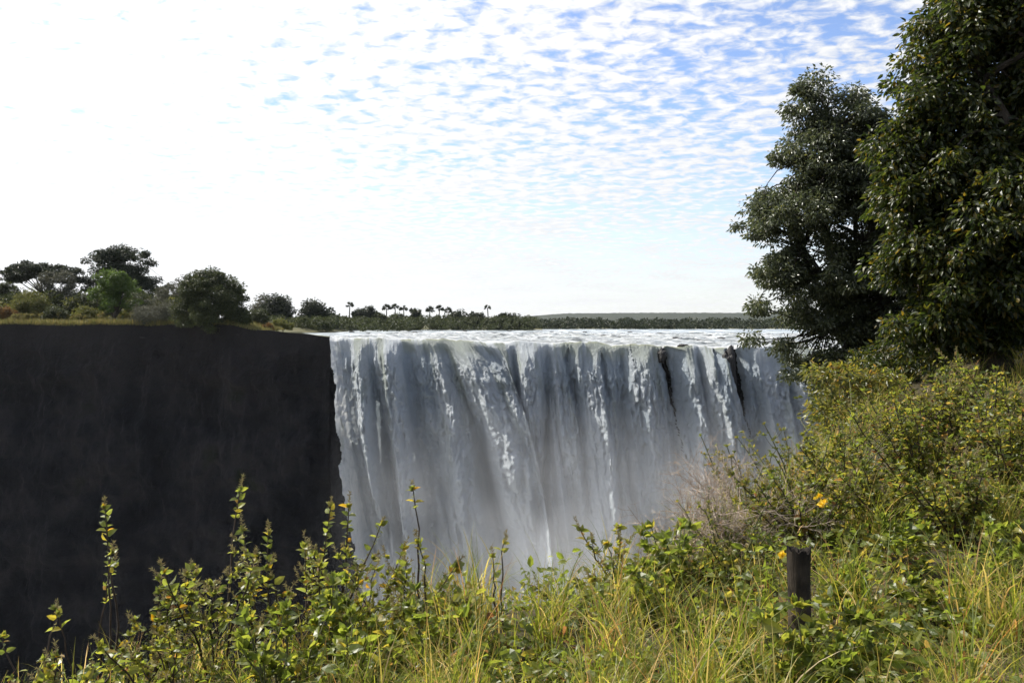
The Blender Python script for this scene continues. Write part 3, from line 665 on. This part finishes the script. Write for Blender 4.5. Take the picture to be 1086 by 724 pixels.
protos = {}
def plant(kind, seed, label, px, d, top_py, rz=None, group=None):
    """a plant of its own: kind sets the look, top_py the pixel row its tip reaches at distance d"""
    loc = place(px, d); ztop = at(px, top_py, d)[2]; want = max(ztop - loc[2], .15)
    r_ = np.random.default_rng(seed)
    if kind == 'leafy': S, Lf, Fl = proto_shrub(seed, want, 5, .38, .062, 'shrub', pair=.032, bare=.48, side=.6); parts = [('stem', S, 'dark_stem'), ('foliage', Lf, 'shrub'), ('flower_spike', Fl, 'feather')]; nm, cat = 'leafy_shrub', 'shrub'
    if kind == 'tall': S, Lf, Fl = proto_shrub(seed, want, 2, .10, .055, 'shrub', pair=.022, bare=.66, side=.0); parts = [('stem', S, 'dark_stem'), ('foliage', Lf, 'shrub'), ('flower_spike', Fl, 'feather')]; nm, cat = 'leafy_shrub', 'shrub'
    if kind == 'broad': S, Lf, Fl = proto_shrub(seed, want, 6, .22, .085, 'broad', pair=.07, bare=.2, feathers=False, side=.3); parts = [('stem', S, 'green_stem'), ('foliage', Lf, 'broad')]; nm, cat = 'broadleaf_plant', 'plant'
    if kind == 'slope': S, Lf, Fl = proto_shrub(seed, want, 18, .50, .058, 'slope', pair=.034, bare=.15, side=1.2, aspect=.5); parts = [('stem', S, 'dark_stem'), ('foliage', Lf, 'slope'), ('flower_spike', Fl, 'feather')]; nm, cat = 'flowering_bush', 'bush'
    if kind == 'wiry': S, Lf, Fl = proto_shrub(seed, want, 11, .55, .034, 'slope', pair=.06, bare=.2, side=1.2, feathers=False, lean=.7); parts = [('stem', S, 'green_stem'), ('foliage', Lf, 'slope')]; nm, cat = 'wiry_bush', 'bush'
    return make_plant(nm, label, cat, loc, rng.uniform(0, 6.28) if rz is None else rz, 1.0, parts, group)
LEFT = [
 ('tall', 120, 4.9, 534, 'lone tall dark stem with a leaf tuft on top, left part of the foreground'),
 ('tall', 88, 4.8, 612, 'thin leaning stem with a small leaf tuft left of the lone tall stem'),
 ('tall', 30, 4.6, 648, 'short thin stem with tiny buds in the lower left corner'),
 ('leafy', 150, 4.6, 612, 'leafy shrub at the foot of the lone tall stem'),
 ('tall', 232, 5.1, 528, 'tallest leafy-topped stem against the dark cliff, before the wide shrub'),
 ('leafy', 225, 4.7, 582, 'open leafy shrub under the tallest leafy-topped stem'),
 ('leafy', 280, 5.0, 564, 'wide pale-tipped leafy shrub right of the tallest leafy-topped stem'),
 ('tall', 326, 5.3, 530, 'stem with a round pale leaf head just left of the falls edge'),
 ('tall', 352, 5.3, 548, 'stem with small upright leaves directly before the cliff and falls boundary'),
 ('leafy', 330, 5.0, 570, 'bushy yellow-green shrub below the cliff and falls boundary'),
 ('leafy', 375, 5.0, 590, 'low leafy shrub at the left foot of the waterfall'),
 ('tall', 452, 4.7, 522, 'thick dark-stemmed sprig with a spiky leaf head before the falls'),
 ('leafy', 415, 4.7, 600, 'small leafy shrub left of the thick dark-stemmed sprig'),
 ('leafy', 70, 4.3, 690, 'low leaf clump in the lower left corner'),
 ('leafy', 190, 4.2, 660, 'low leafy shrub near the bottom edge under the open shrub'),
 ('broad', 300, 4.1, 648, 'broadleaf plant with fresh green leaves near the bottom edge'),
 ('broad', 375, 4.0, 665, 'large-leaved plant low among the grass left of centre'),
 ('broad', 350, 4.6, 612, 'broadleaf plant in front of the bushy yellow-green shrub'),
 ('broad', 445, 4.2, 640, 'broadleaf plant below the thick dark-stemmed sprig'),
 ('leafy', 480, 4.7, 622, 'thin leafy shrub amid grass right of the thick sprig'),
 ('tall', 532, 4.8, 572, 'single bare dark stalk with one bud before the middle of the falls'),
 ('leafy', 655, 5.3, 566, 'upright leafy shrub before the falls, left of the bushy green plant'),
 ('leafy', 622, 4.9, 612, 'low leafy shrub under the middle of the falls'),
 ('broad', 722, 4.9, 560, 'bushy bright green plant beside the bare twig bush'),
 ('broad', 700, 4.6, 600, 'fresh green plant among grass left of the charred post'),
 ('tall', 700, 5.6, 552, 'dark crooked stem left of the bare twig bush'),
]
for i, (k, px, d, tp, lab) in enumerate(LEFT): plant(k, 100 + i, lab, px, d, tp)
RIGHT = [
 ('wiry', 800, 6.2, 470, 'wiry yellow-stemmed bush rising over the bare twig bush before the falls'),
 ('wiry', 850, 6.4, 452, 'wiry bush with sparse leaves below the hanging tree branches'),
 ('wiry', 905, 7.2, 420, 'wiry olive bush at the foot of the grey-green tree'),
 ('wiry', 780, 5.3, 540, 'low wiry bush in front of the bare twig bush'),
 ('slope', 905, 6.6, 470, 'olive bush on the slope above the yellow flower'),
 ('slope', 860, 5.6, 520, 'bush behind the yellow flower and the charred post'),
 ('slope', 960, 7.6, 425, 'feathery-tipped bush on the slope left of the tallest feathery one'),
 ('slope', 1012, 7.6, 398, 'tallest feathery-tipped bush against the dark shade of the big tree'),
 ('slope', 1060, 7.2, 402, 'leafy bush at the right border against the dark tree shade'),
 ('slope', 985, 6.4, 440, 'feathery-tipped bush low in front of the tallest feathery one'),
 ('slope', 1075, 6.0, 440, 'bright yellow-green bush at the right border, half way up the slope'),
 ('slope', 940, 5.8, 505, 'yellow-leaved bush right of the yellow flower'),
 ('slope', 1020, 5.4, 500, 'leaf-heavy bush in the middle of the right slope'),
 ('broad', 975, 4.9, 555, 'yellowish broadleaf plant right of the charred post'),
 ('broad', 1070, 4.6, 560, 'broadleaf plant with drooping leaves at the right border'),
 ('broad', 905, 4.3, 612, 'large pale-leaved plant directly right of the charred post'),
 ('broad', 1000, 4.2, 630, 'broadleaf plant near the lower right corner'),
 ('broad', 1060, 4.0, 650, 'big-leaved plant in the lower right corner'),
 ('broad', 872, 3.5, 652, 'fresh broadleaf plant hiding the foot of the charred post'),
 ('broad', 822, 3.6, 664, 'low broadleaf plant just in front and left of the charred post'),
 ('broad', 925, 3.7, 668, 'dark green broadleaf clump at the bottom edge right of the post'),
 ('broad', 790, 4.3, 640, 'broadleaf plant low left of the charred post'),
 ('slope', 745, 5.2, 600, 'small leafy bush below the bare twig bush'),
 ('slope', 1110, 6.6, 400, 'bush cut by the right border below the big tree'),
]
for i, (k, px, d, tp, lab) in enumerate(RIGHT): plant(k, 200 + i, lab, px, d, tp - (16 if k == 'slope' else 6))

# bare twig bush
r_ = np.random.default_rng(5); loc = place(755, 5.9); S = MB()
def twig(p, d, l, r, lev):
    n = 5; Q = [p]; dd = d
    for i in range(n - 1):
        dd = dd + r_.normal(size=3) * .22; dd /= np.linalg.norm(dd); Q.append(Q[-1] + dd * l / (n - 1))
    Q = np.array(Q); S.tube(Q, np.linspace(r, r * .5, n), 4)
    if lev:
        for j in range(4):
            k = r_.integers(1, n); nd = dd + r_.normal(size=3) * .75; nd /= np.linalg.norm(nd); twig(Q[k], nd, l * r_.uniform(.5, .8), r * .55, lev - 1)
for i in range(20):
    a = r_.uniform(0, 6.28); d = np.array([math.cos(a) * 1.0, math.sin(a) * .6, .9]); d /= np.linalg.norm(d); twig(np.array([0, 0, 0.]) + r_.normal(size=3) * [.12, .12, 0], d, .40, .007, 4)
make_plant('bare_bush', 'leafless bush of pale tangled twigs before the falls', 'bush', (loc[0], loc[1], loc[2] + .05), 0, 1.0, [('branches', S, 'twig')])

# understorey behind the slope (deep shade beneath the big trees)
tree('bush', 'sparse yellow-green bush between the hanging branches and the falls', (4.0, 10.6, float(ground_z(4.0, 10.6))), [E(880, 394, 10.5, 24, 10), E(868, 424, 10.5, 13, 13), E(896, 446, 10.2, 28, 20), E(916, 400, 10.8, 30, 16), E(888, 476, 10, 20, 16)],
     'under', 95, 34, .075, .035, .17, 12, 'bush', fork=.1, shell=.1, droop=.3, bark='dark_stem')
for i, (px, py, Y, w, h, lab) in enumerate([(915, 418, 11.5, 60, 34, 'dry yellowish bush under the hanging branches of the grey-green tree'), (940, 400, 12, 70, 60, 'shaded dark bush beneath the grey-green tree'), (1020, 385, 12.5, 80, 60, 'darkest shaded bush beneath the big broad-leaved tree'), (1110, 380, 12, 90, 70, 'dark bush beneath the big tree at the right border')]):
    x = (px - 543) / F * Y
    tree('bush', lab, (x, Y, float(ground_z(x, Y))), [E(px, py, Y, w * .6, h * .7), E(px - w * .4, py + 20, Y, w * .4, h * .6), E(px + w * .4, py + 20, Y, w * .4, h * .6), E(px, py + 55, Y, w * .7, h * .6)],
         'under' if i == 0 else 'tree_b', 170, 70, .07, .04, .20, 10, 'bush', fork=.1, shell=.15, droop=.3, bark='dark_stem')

# grass and undergrowth
def near_pts(n, y0=2.6, y1=11.):
    y = y0 + (y1 - y0) * rng.uniform(0, 1, n) ** 1.2
    x = rng.uniform(-.85, 1.15, n) * y + rng.uniform(0, 1, n) ** 2 * 3
    z = ground_z(x, y); k = z > -1.6 - 0 * x
    return np.stack([x, y, z], 1)[k]
P = near_pts(42000); P = P[rng.uniform(0, 1, len(P)) < 1 - .5 * sstep(1, 2.2, P[:, 0])]; n = len(P)
dens = fbm(P[:, 0] * .9, P[:, 1] * .9, 3., 3); P = P[dens + rng.uniform(-.6, .6, n) > -.1]; n = len(P)
mb = MB(); H = rng.uniform(.10, .36, n) * (1 + .5 * perlin(P[:, 0] * 1.2, P[:, 1] * 1.2, 1.))
tufta = 2 * PI * perlin(P[:, 0] * 1.5, P[:, 1] * 1.5, 7.); lean = np.stack([np.cos(tufta), np.sin(tufta), 0 * tufta], 1) + .9 * rng.normal(size=(n, 3)) * [1, 1, 0]
mb.blades(P, lean, H, rng.uniform(.003, .0075, n), rng.uniform(.2, 2.0, n), 6)
for _ in range(330):   # tussocks
    q = near_pts(1)
    if len(q) == 0 or q[0, 0] / q[0, 1] < -.42: continue
    m_ = rng.integers(40, 90); c = np.repeat(q, m_, 0) + rng.normal(size=(m_, 3)) * [.05, .05, 0]
    mb.blades(c, rng.normal(size=(m_, 3)) * [1, 1, 0], rng.uniform(.3, .62, m_) * (1 if q[0, 0] > -.8 else .7), rng.uniform(.003, .009, m_), rng.uniform(.3, 2.3, m_), 7)
tag(mb.build('grass', M['grass']), 'mixed green and dry straw grass covering the near ground', 'grass', kind='stuff')
P = near_pts(115000, 2.2, 15.); n = len(P); P[:, 2] += rng.uniform(0, 1, n) ** 1.3 * np.maximum(.2 + .22 * fbm(P[:, 0] * 1.4, P[:, 1] * 1.4, 2., 2), .03)
dens = fbm(P[:, 0] * 1.1, P[:, 1] * 1.1, 13., 3); P = P[dens + rng.uniform(-.3, .3, n) > .02 + .35 * sstep(5.5, 8, P[:, 1]) * sstep(.5, 2, P[:, 0])]; n = len(P)
mb = MB(); D = rng.normal(size=(n, 3)); D[:, 2] = D[:, 2] * .4 + .3; sz = rng.uniform(.025, .07, n)
mb.leaves(P, D, rng.normal(size=(n, 3)) * 1.0 + [0, 0, .8], sz, sz * .6, True)
tag(mb.build('undergrowth', M['slope']), 'low leafy weeds filling the ground between the shrubs', 'weeds', kind='stuff')
P = near_pts(34000, 2.4, 7.5); n = len(P); P[:, 2] += rng.uniform(0, 1, n) ** 1.2 * np.maximum(.22 + .2 * fbm(P[:, 0] * 2.1, P[:, 1] * 2.1, 5., 2), .02)
P = P[fbm(P[:, 0] * 1.6, P[:, 1] * 1.6, 23., 2) + rng.uniform(-.2, .2, n) > .05]; n = len(P)
mb = MB(); D = rng.normal(size=(n, 3)); D[:, 2] = D[:, 2] * .4 + .3; sz = rng.uniform(.035, .08, n)
mb.leaves(P, D, rng.normal(size=(n, 3)) * .9 + [0, 0, .9], sz, sz * .55, True, .4)
tag(mb.build('undergrowth', M['broad']), 'patches of broad fresh leaves low among the grass', 'weeds', kind='stuff')
P = near_pts(16000, 2.6, 10.); n = len(P); P[:, 2] += rng.uniform(0, .08, n)
mb = MB(); D = rng.normal(size=(n, 3)) * [1, 1, .3]; sz = rng.uniform(.02, .07, n)
mb.leaves(P, D, rng.normal(size=(n, 3)) * .5 + [0, 0, 1], sz, sz * .45, True, .5)
tag(mb.build('litter', M['litter']), 'dead leaves lying on the ground between the weeds', 'dead leaves', kind='stuff')

# ------------------------------------------------------------------ charred post
m, t, N = nt('charred_wood'); L = t.links.new
tc = N('ShaderNodeTexCoord'); mp = N('ShaderNodeMapping'); mp.inputs['Scale'].default_value = (1, 1, .12); L(tc.outputs['Object'], mp.inputs[0])
no = N('ShaderNodeTexNoise', i_Scale=38., i_Detail=8., i_Roughness=.65); L(mp.outputs[0], no.inputs['Vector'])
n2 = N('ShaderNodeTexNoise', i_Scale=7., i_Detail=4.); L(tc.outputs['Object'], n2.inputs['Vector'])
r1_ = ramp(N('ShaderNodeValToRGB'), [(.40, (.003, .0025, .002)), (.58, (.010, .008, .006)), (.80, (.06, .045, .034))]); L(no.outputs[0], r1_.inputs[0])
r2_ = ramp(N('ShaderNodeValToRGB'), [(.35, (0, 0, 0)), (.65, (.9, .9, .9))]); L(n2.outputs[0], r2_.inputs[0])
sz_ = N('ShaderNodeSeparateXYZ'); L(tc.outputs['Object'], sz_.inputs[0]); zr_ = N('ShaderNodeMapRange'); L(sz_.outputs[2], zr_.inputs[0])
for i, v in enumerate((.30, .62, 1, .12)): zr_.inputs[i + 1].default_value = v
zm = N('ShaderNodeMath', operation='MULTIPLY'); L(zr_.outputs[0], zm.inputs[0]); L(r2_.outputs[0], zm.inputs[1])
mx = N('ShaderNodeMix', data_type='RGBA'); L(zm.outputs[0], mx.inputs[0]); L(r1_.outputs[0], mx.inputs[6]); mx.inputs[7].default_value = (.10, .078, .058, 1)
p = N('ShaderNodeBsdfPrincipled', i_Roughness=.8); p.inputs['Specular IOR Level'].default_value = .15; L(mx.outputs[2], p.inputs['Base Color'])
b = N('ShaderNodeBump', i_Strength=1., i_Distance=.02); L(no.outputs[0], b.inputs['Height']); L(b.outputs[0], p.inputs['Normal'])
o = N('ShaderNodeOutputMaterial'); L(p.outputs[0], o.inputs[0]); M['charred'] = m
pd = 3.9; pb = place(851, pd); ptop = at(847, 590, pd)
k = 40; hs = 30; a = np.linspace(0, 2 * PI, k + 1); zz = np.linspace(0, 1, hs)
A_, Z_ = np.meshgrid(a, zz, indexing='ij')
rad = .051 * (1 + .05 * perlin(np.cos(A_) * 2, np.sin(A_) * 2, Z_ * 1.5) + .05 * np.abs(perlin(np.cos(A_) * 3, np.sin(A_) * 3, Z_ * 1.4)) * 2.2) * (1 - .06 * np.sin(Z_ * PI)) * (1 + .10 * (1 - Z_) ** 2)
hgt = (ptop[2] - pb[2] + .05)
top = sstep(.93, 1, Z_)
jag = .026 * perlin(np.cos(A_) * 1.7, np.sin(A_) * 1.7, 9.3) + .012 * perlin(np.cos(A_) * 9, np.sin(A_) * 9, 2.)
PX = rad * np.cos(A_) + (ptop[0] - pb[0]) * Z_; PY = rad * np.sin(A_); PZ = Z_ * hgt + top * jag
for arr in (PX, PY, PZ): arr[-1] = arr[0]
mb = MB(); mb.grid(np.stack([PX, PY, PZ], -1))
rr = np.linspace(1, 0, 9); A2, R2 = np.meshgrid(a, rr, indexing='ij')
jag2 = .026 * perlin(np.cos(A2) * 1.7 * R2, np.sin(A2) * 1.7 * R2, 9.3) + .012 * perlin(np.cos(A2) * 9 * R2, np.sin(A2) * 9 * R2, 2.) - .012 * (1 - R2) 
TXx = PX[:, -1][:, None] * R2 + (ptop[0] - pb[0]) * (1 - R2); TYy = PY[:, -1][:, None] * R2; TZz = hgt + jag2
for arr in (TXx, TYy, TZz): arr[-1] = arr[0]
mb.grid(np.stack([TXx, TYy, TZz], -1))
post = mb.build('wooden_post', M['charred'], smooth=True); post.location = tuple(pb - [0, 0, .02])
tag(post, 'short charred wooden post with a jagged top standing in the weeds', 'post')

# yellow flowers
def flower(px, py, d, label, s):
    c = at(px, py, d); g = place(px, d); root = empty('yellow_flower', g, label, 'flower', 'yellow flowers on thin stalks')
    S = MB(); S.tube(curve(g, c, 0, .05, 8) - g, np.linspace(.003, .0016, 8), 4); S.build('stem', M['green_stem'], root)
    Pm = MB(); npt = 6; aa = np.linspace(0, 2 * PI, npt, endpoint=False) + rng.uniform(0, 1)
    D = np.stack([np.cos(aa), .35 * np.sin(aa) - .35, np.sin(aa) * .9 + .25], 1)
    Pm.leaves(np.repeat((c - g)[None], npt, 0) + .25 * s * rng.normal(size=(npt, 3)), D + .4 * rng.normal(size=(npt, 3)), rng.normal(size=(npt, 3)) + [0, -.6, .5], s, s * 1.1, True, .6)
    Pm.build('petals', M['yellow_petal'], root)
flower(872, 534, 5.0, 'larger yellow flower up the slope behind the charred post', .030)
flower(868, 526, 5.05, 'small pale yellow bud just above the larger yellow flower', .022)
flower(829, 588, 4.2, 'small yellow flower at the upper left of the charred post', .022)

# ------------------------------------------------------------------ air
def box_obj(name, lo, hi, mat):
    lo, hi = np.array(lo, float), np.array(hi, float)
    V = np.array([[x, y, z] for x in (lo[0], hi[0]) for y in (lo[1], hi[1]) for z in (lo[2], hi[2])])
    m_ = MB(); m_.add(V, [np.array([[0,1,3,2],[4,6,7,5],[0,4,5,1],[2,3,7,6],[0,2,6,4],[1,5,7,3]])]); return m_.build(name, mat)
m, t, N = nt('haze'); L = t.links.new
pv = N('ShaderNodeVolumePrincipled'); pv.inputs['Color'].default_value = (.86, .92, 1., 1); pv.inputs['Density'].default_value = 2.2e-5; pv.inputs['Anisotropy'].default_value = .35
o = N('ShaderNodeOutputMaterial'); L(pv.outputs[0], o.inputs['Volume'])
hz = box_obj('haze', (-5700, -760, -93), (5700, 5700, 130), m); tag(hz, 'thin pale haze in the air', kind='stuff')
# spray hanging in the gorge
m, t, N = nt('spray'); L = t.links.new
tc = N('ShaderNodeTexCoord'); no = N('ShaderNodeTexNoise', i_Scale=.045, i_Detail=3., i_Roughness=.5, i_Distortion=.6); L(tc.outputs['Object'], no.inputs['Vector'])
sx = N('ShaderNodeSeparateXYZ'); L(tc.outputs['Object'], sx.inputs[0])
def mr(src, a, b, c, d):
    r_ = N('ShaderNodeMapRange'); r_.interpolation_type = 'SMOOTHSTEP'
    for i, v in enumerate((a, b, c, d)): r_.inputs[i + 1].default_value = v
    L(src, r_.inputs[0]); return r_.outputs[0]
hgt_ = mr(sx.outputs[2], -8, -56, 0, 1); lft = mr(sx.outputs[0], -32, -6, 0, 1); nz = mr(no.outputs[0], .36, .66, .2, 1); fr = mr(sx.outputs[1], 118, 142, 0, 1)
m1 = N('ShaderNodeMath', operation='MULTIPLY'); m2 = N('ShaderNodeMath', operation='MULTIPLY'); m3 = N('ShaderNodeMath', operation='MULTIPLY'); m4 = N('ShaderNodeMath', operation='MULTIPLY')
L(hgt_, m1.inputs[0]); L(lft, m1.inputs[1]); L(m1.outputs[0], m2.inputs[0]); L(nz, m2.inputs[1]); L(m2.outputs[0], m3.inputs[0]); L(fr, m3.inputs[1]); L(m3.outputs[0], m4.inputs[0]); m4.inputs[1].default_value = .055
pv = N('ShaderNodeVolumePrincipled'); pv.inputs['Color'].default_value = (.97, .98, 1., 1); pv.inputs['Anisotropy'].default_value = .1; L(m4.outputs[0], pv.inputs['Density'])
o = N('ShaderNodeOutputMaterial'); L(pv.outputs[0], o.inputs['Volume'])
SPRAY = True
if SPRAY:
    sb = box_obj('spray', (-42, 117, -88), (110, 163, -6), m); tag(sb, 'white spray drifting up at the foot of the falls', 'spray', kind='stuff')

# ------------------------------------------------------------------ light
AZ, EL = math.radians(-61), math.radians(47)
sd = np.array([math.sin(AZ) * math.cos(EL), math.cos(AZ) * math.cos(EL), math.sin(EL)])
ld = bpy.data.lights.new('sun', 'SUN'); ld.energy = 5.0; ld.angle = math.radians(.55); ld.color = (1, .95, .86)
lo_ = bpy.data.objects.new('sun', ld); COL.objects.link(lo_)
lo_.rotation_euler = Vector(sd).to_track_quat('Z', 'Y').to_euler(); lo_.location = (0, 0, 50)
w = bpy.data.worlds.new('World'); sc.world = w; w.use_nodes = True
t = w.node_tree; t.nodes.clear(); L = t.links.new
def N(ty, **kw): return _node(t, ty, **kw)
sky = N('ShaderNodeTexSky', sky_type='NISHITA'); sky.sun_disc = False; sky.sun_elevation = EL; sky.sun_rotation = AZ
sky.air_density = 1.0; sky.dust_density = .6; sky.ozone_density = 1.6; sky.altitude = 900
tc = N('ShaderNodeTexCoord'); sx = N('ShaderNodeSeparateXYZ'); L(tc.outputs['Generated'], sx.inputs[0])
def mth(op, a, b=None, clamp=False):
    n_ = N('ShaderNodeMath', operation=op); n_.use_clamp = clamp
    for i, v in enumerate((a, b)):
        if v is None: continue
        if isinstance(v, (int, float)): n_.inputs[i].default_value = v
        else: L(v, n_.inputs[i])
    return n_.outputs[0]
zc = mth('MAXIMUM', sx.outputs[2], 0.0); zd = mth('ADD', zc, .10)
cxx = mth('DIVIDE', sx.outputs[0], zd); cyy = mth('DIVIDE', sx.outputs[1], zd)
cv = N('ShaderNodeCombineXYZ'); L(cxx, cv.inputs[0]); L(cyy, cv.inputs[1])
mp = N('ShaderNodeMapping'); mp.inputs['Rotation'].default_value = (0, 0, .5); mp.inputs['Scale'].default_value = (1.1, 1.25, 1); L(cv.outputs[0], mp.inputs[0])
cells = N('ShaderNodeTexNoise', i_Scale=12.5, i_Detail=6., i_Roughness=.56, i_Distortion=.35); L(mp.outputs[0], cells.inputs['Vector'])
big = N('ShaderNodeTexNoise', i_Scale=1.6, i_Detail=4., i_Roughness=.55); L(mp.outputs[0], big.inputs['Vector'])
# cover thins out towards +X (the right of the view)
cover = N('ShaderNodeMapRange'); L(sx.outputs[0], cover.inputs[0])
for i, v in enumerate((-.30, .55, .15, -.045)): cover.inputs[i + 1].default_value = v
dens = mth('ADD', mth('ADD', cells.outputs[0], mth('MULTIPLY', mth('SUBTRACT', big.outputs[0], .5), .42)), cover.outputs[0])
cl = N('ShaderNodeMapRange'); cl.interpolation_type = 'SMOOTHSTEP'; L(dens, cl.inputs[0])
for i, v in enumerate((.36, .63, 0, 1)): cl.inputs[i + 1].default_value = v
hor = N('ShaderNodeMapRange'); L(sx.outputs[2], hor.inputs[0])
for i, v in enumerate((.02, .20, .85, 0)): hor.inputs[i + 1].default_value = v
back = N('ShaderNodeMapRange'); L(sx.outputs[1], back.inputs[0])
for i, v in enumerate((-.35, .25, .65, 1)): back.inputs[i + 1].default_value = v
cloud = mth('MULTIPLY', mth('MAXIMUM', cl.outputs[0], hor.outputs[0]), back.outputs[0])
# brightness of the cloud layer: thin cloud glows towards the sun
dp = N('ShaderNodeVectorMath', operation='DOT_PRODUCT'); L(tc.outputs['Generated'], dp.inputs[0]); dp.inputs[1].default_value = tuple(sd)
glow = mth('POWER', mth('MAXIMUM', dp.outputs['Value'], 0.), 5.)
cb = mth('ADD', mth('MULTIPLY', glow, 4.6), mth('ADD', mth('MULTIPLY', mth('MAXIMUM', mth('ADD', dp.outputs['Value'], .35), 0.), 1.3), 2.85))
shade = N('ShaderNodeMapRange'); L(cells.outputs[0], shade.inputs[0])
for i, v in enumerate((.40, .70, .88, 1.06)): shade.inputs[i + 1].default_value = v
cb2 = mth('MULTIPLY', cb, shade.outputs[0])
cc = N('ShaderNodeCombineColor'); L(cb2, cc.inputs[0]); L(mth('MULTIPLY', cb2, 1.01), cc.inputs[1]); L(mth('MULTIPLY', cb2, 1.03), cc.inputs[2])
mx = N('ShaderNodeMix', data_type='RGBA'); hsv = N('ShaderNodeHueSaturation', i_Hue=.51, i_Saturation=1.05, i_Value=.80); L(sky.outputs[0], hsv.inputs['Color']); L(cloud, mx.inputs[0]); L(hsv.outputs[0], mx.inputs[6]); L(cc.outputs[0], mx.inputs[7])
bg = N('ShaderNodeBackground'); bg.inputs['Strength'].default_value = .15; L(mx.outputs[2], bg.inputs[0])
wo = N('ShaderNodeOutputWorld'); L(bg.outputs[0], wo.inputs[0])

vs = sc.view_settings; vs.view_transform = 'Standard'; vs.look = 'None'; vs.exposure = 0.78; vs.gamma = 1; vs.use_curve_mapping = False
cy = sc.cycles
cy.max_bounces = 8; cy.diffuse_bounces = 3; cy.glossy_bounces = 2; cy.transmission_bounces = 4; cy.volume_bounces = 2; cy.transparent_max_bounces = 4
cy.volume_step_rate = 1.5; cy.volume_max_steps = 64
cy.use_denoising = True
try: cy.denoiser = 'OPENIMAGEDENOISE'
except Exception: pass
cy.sample_clamp_indirect = 6
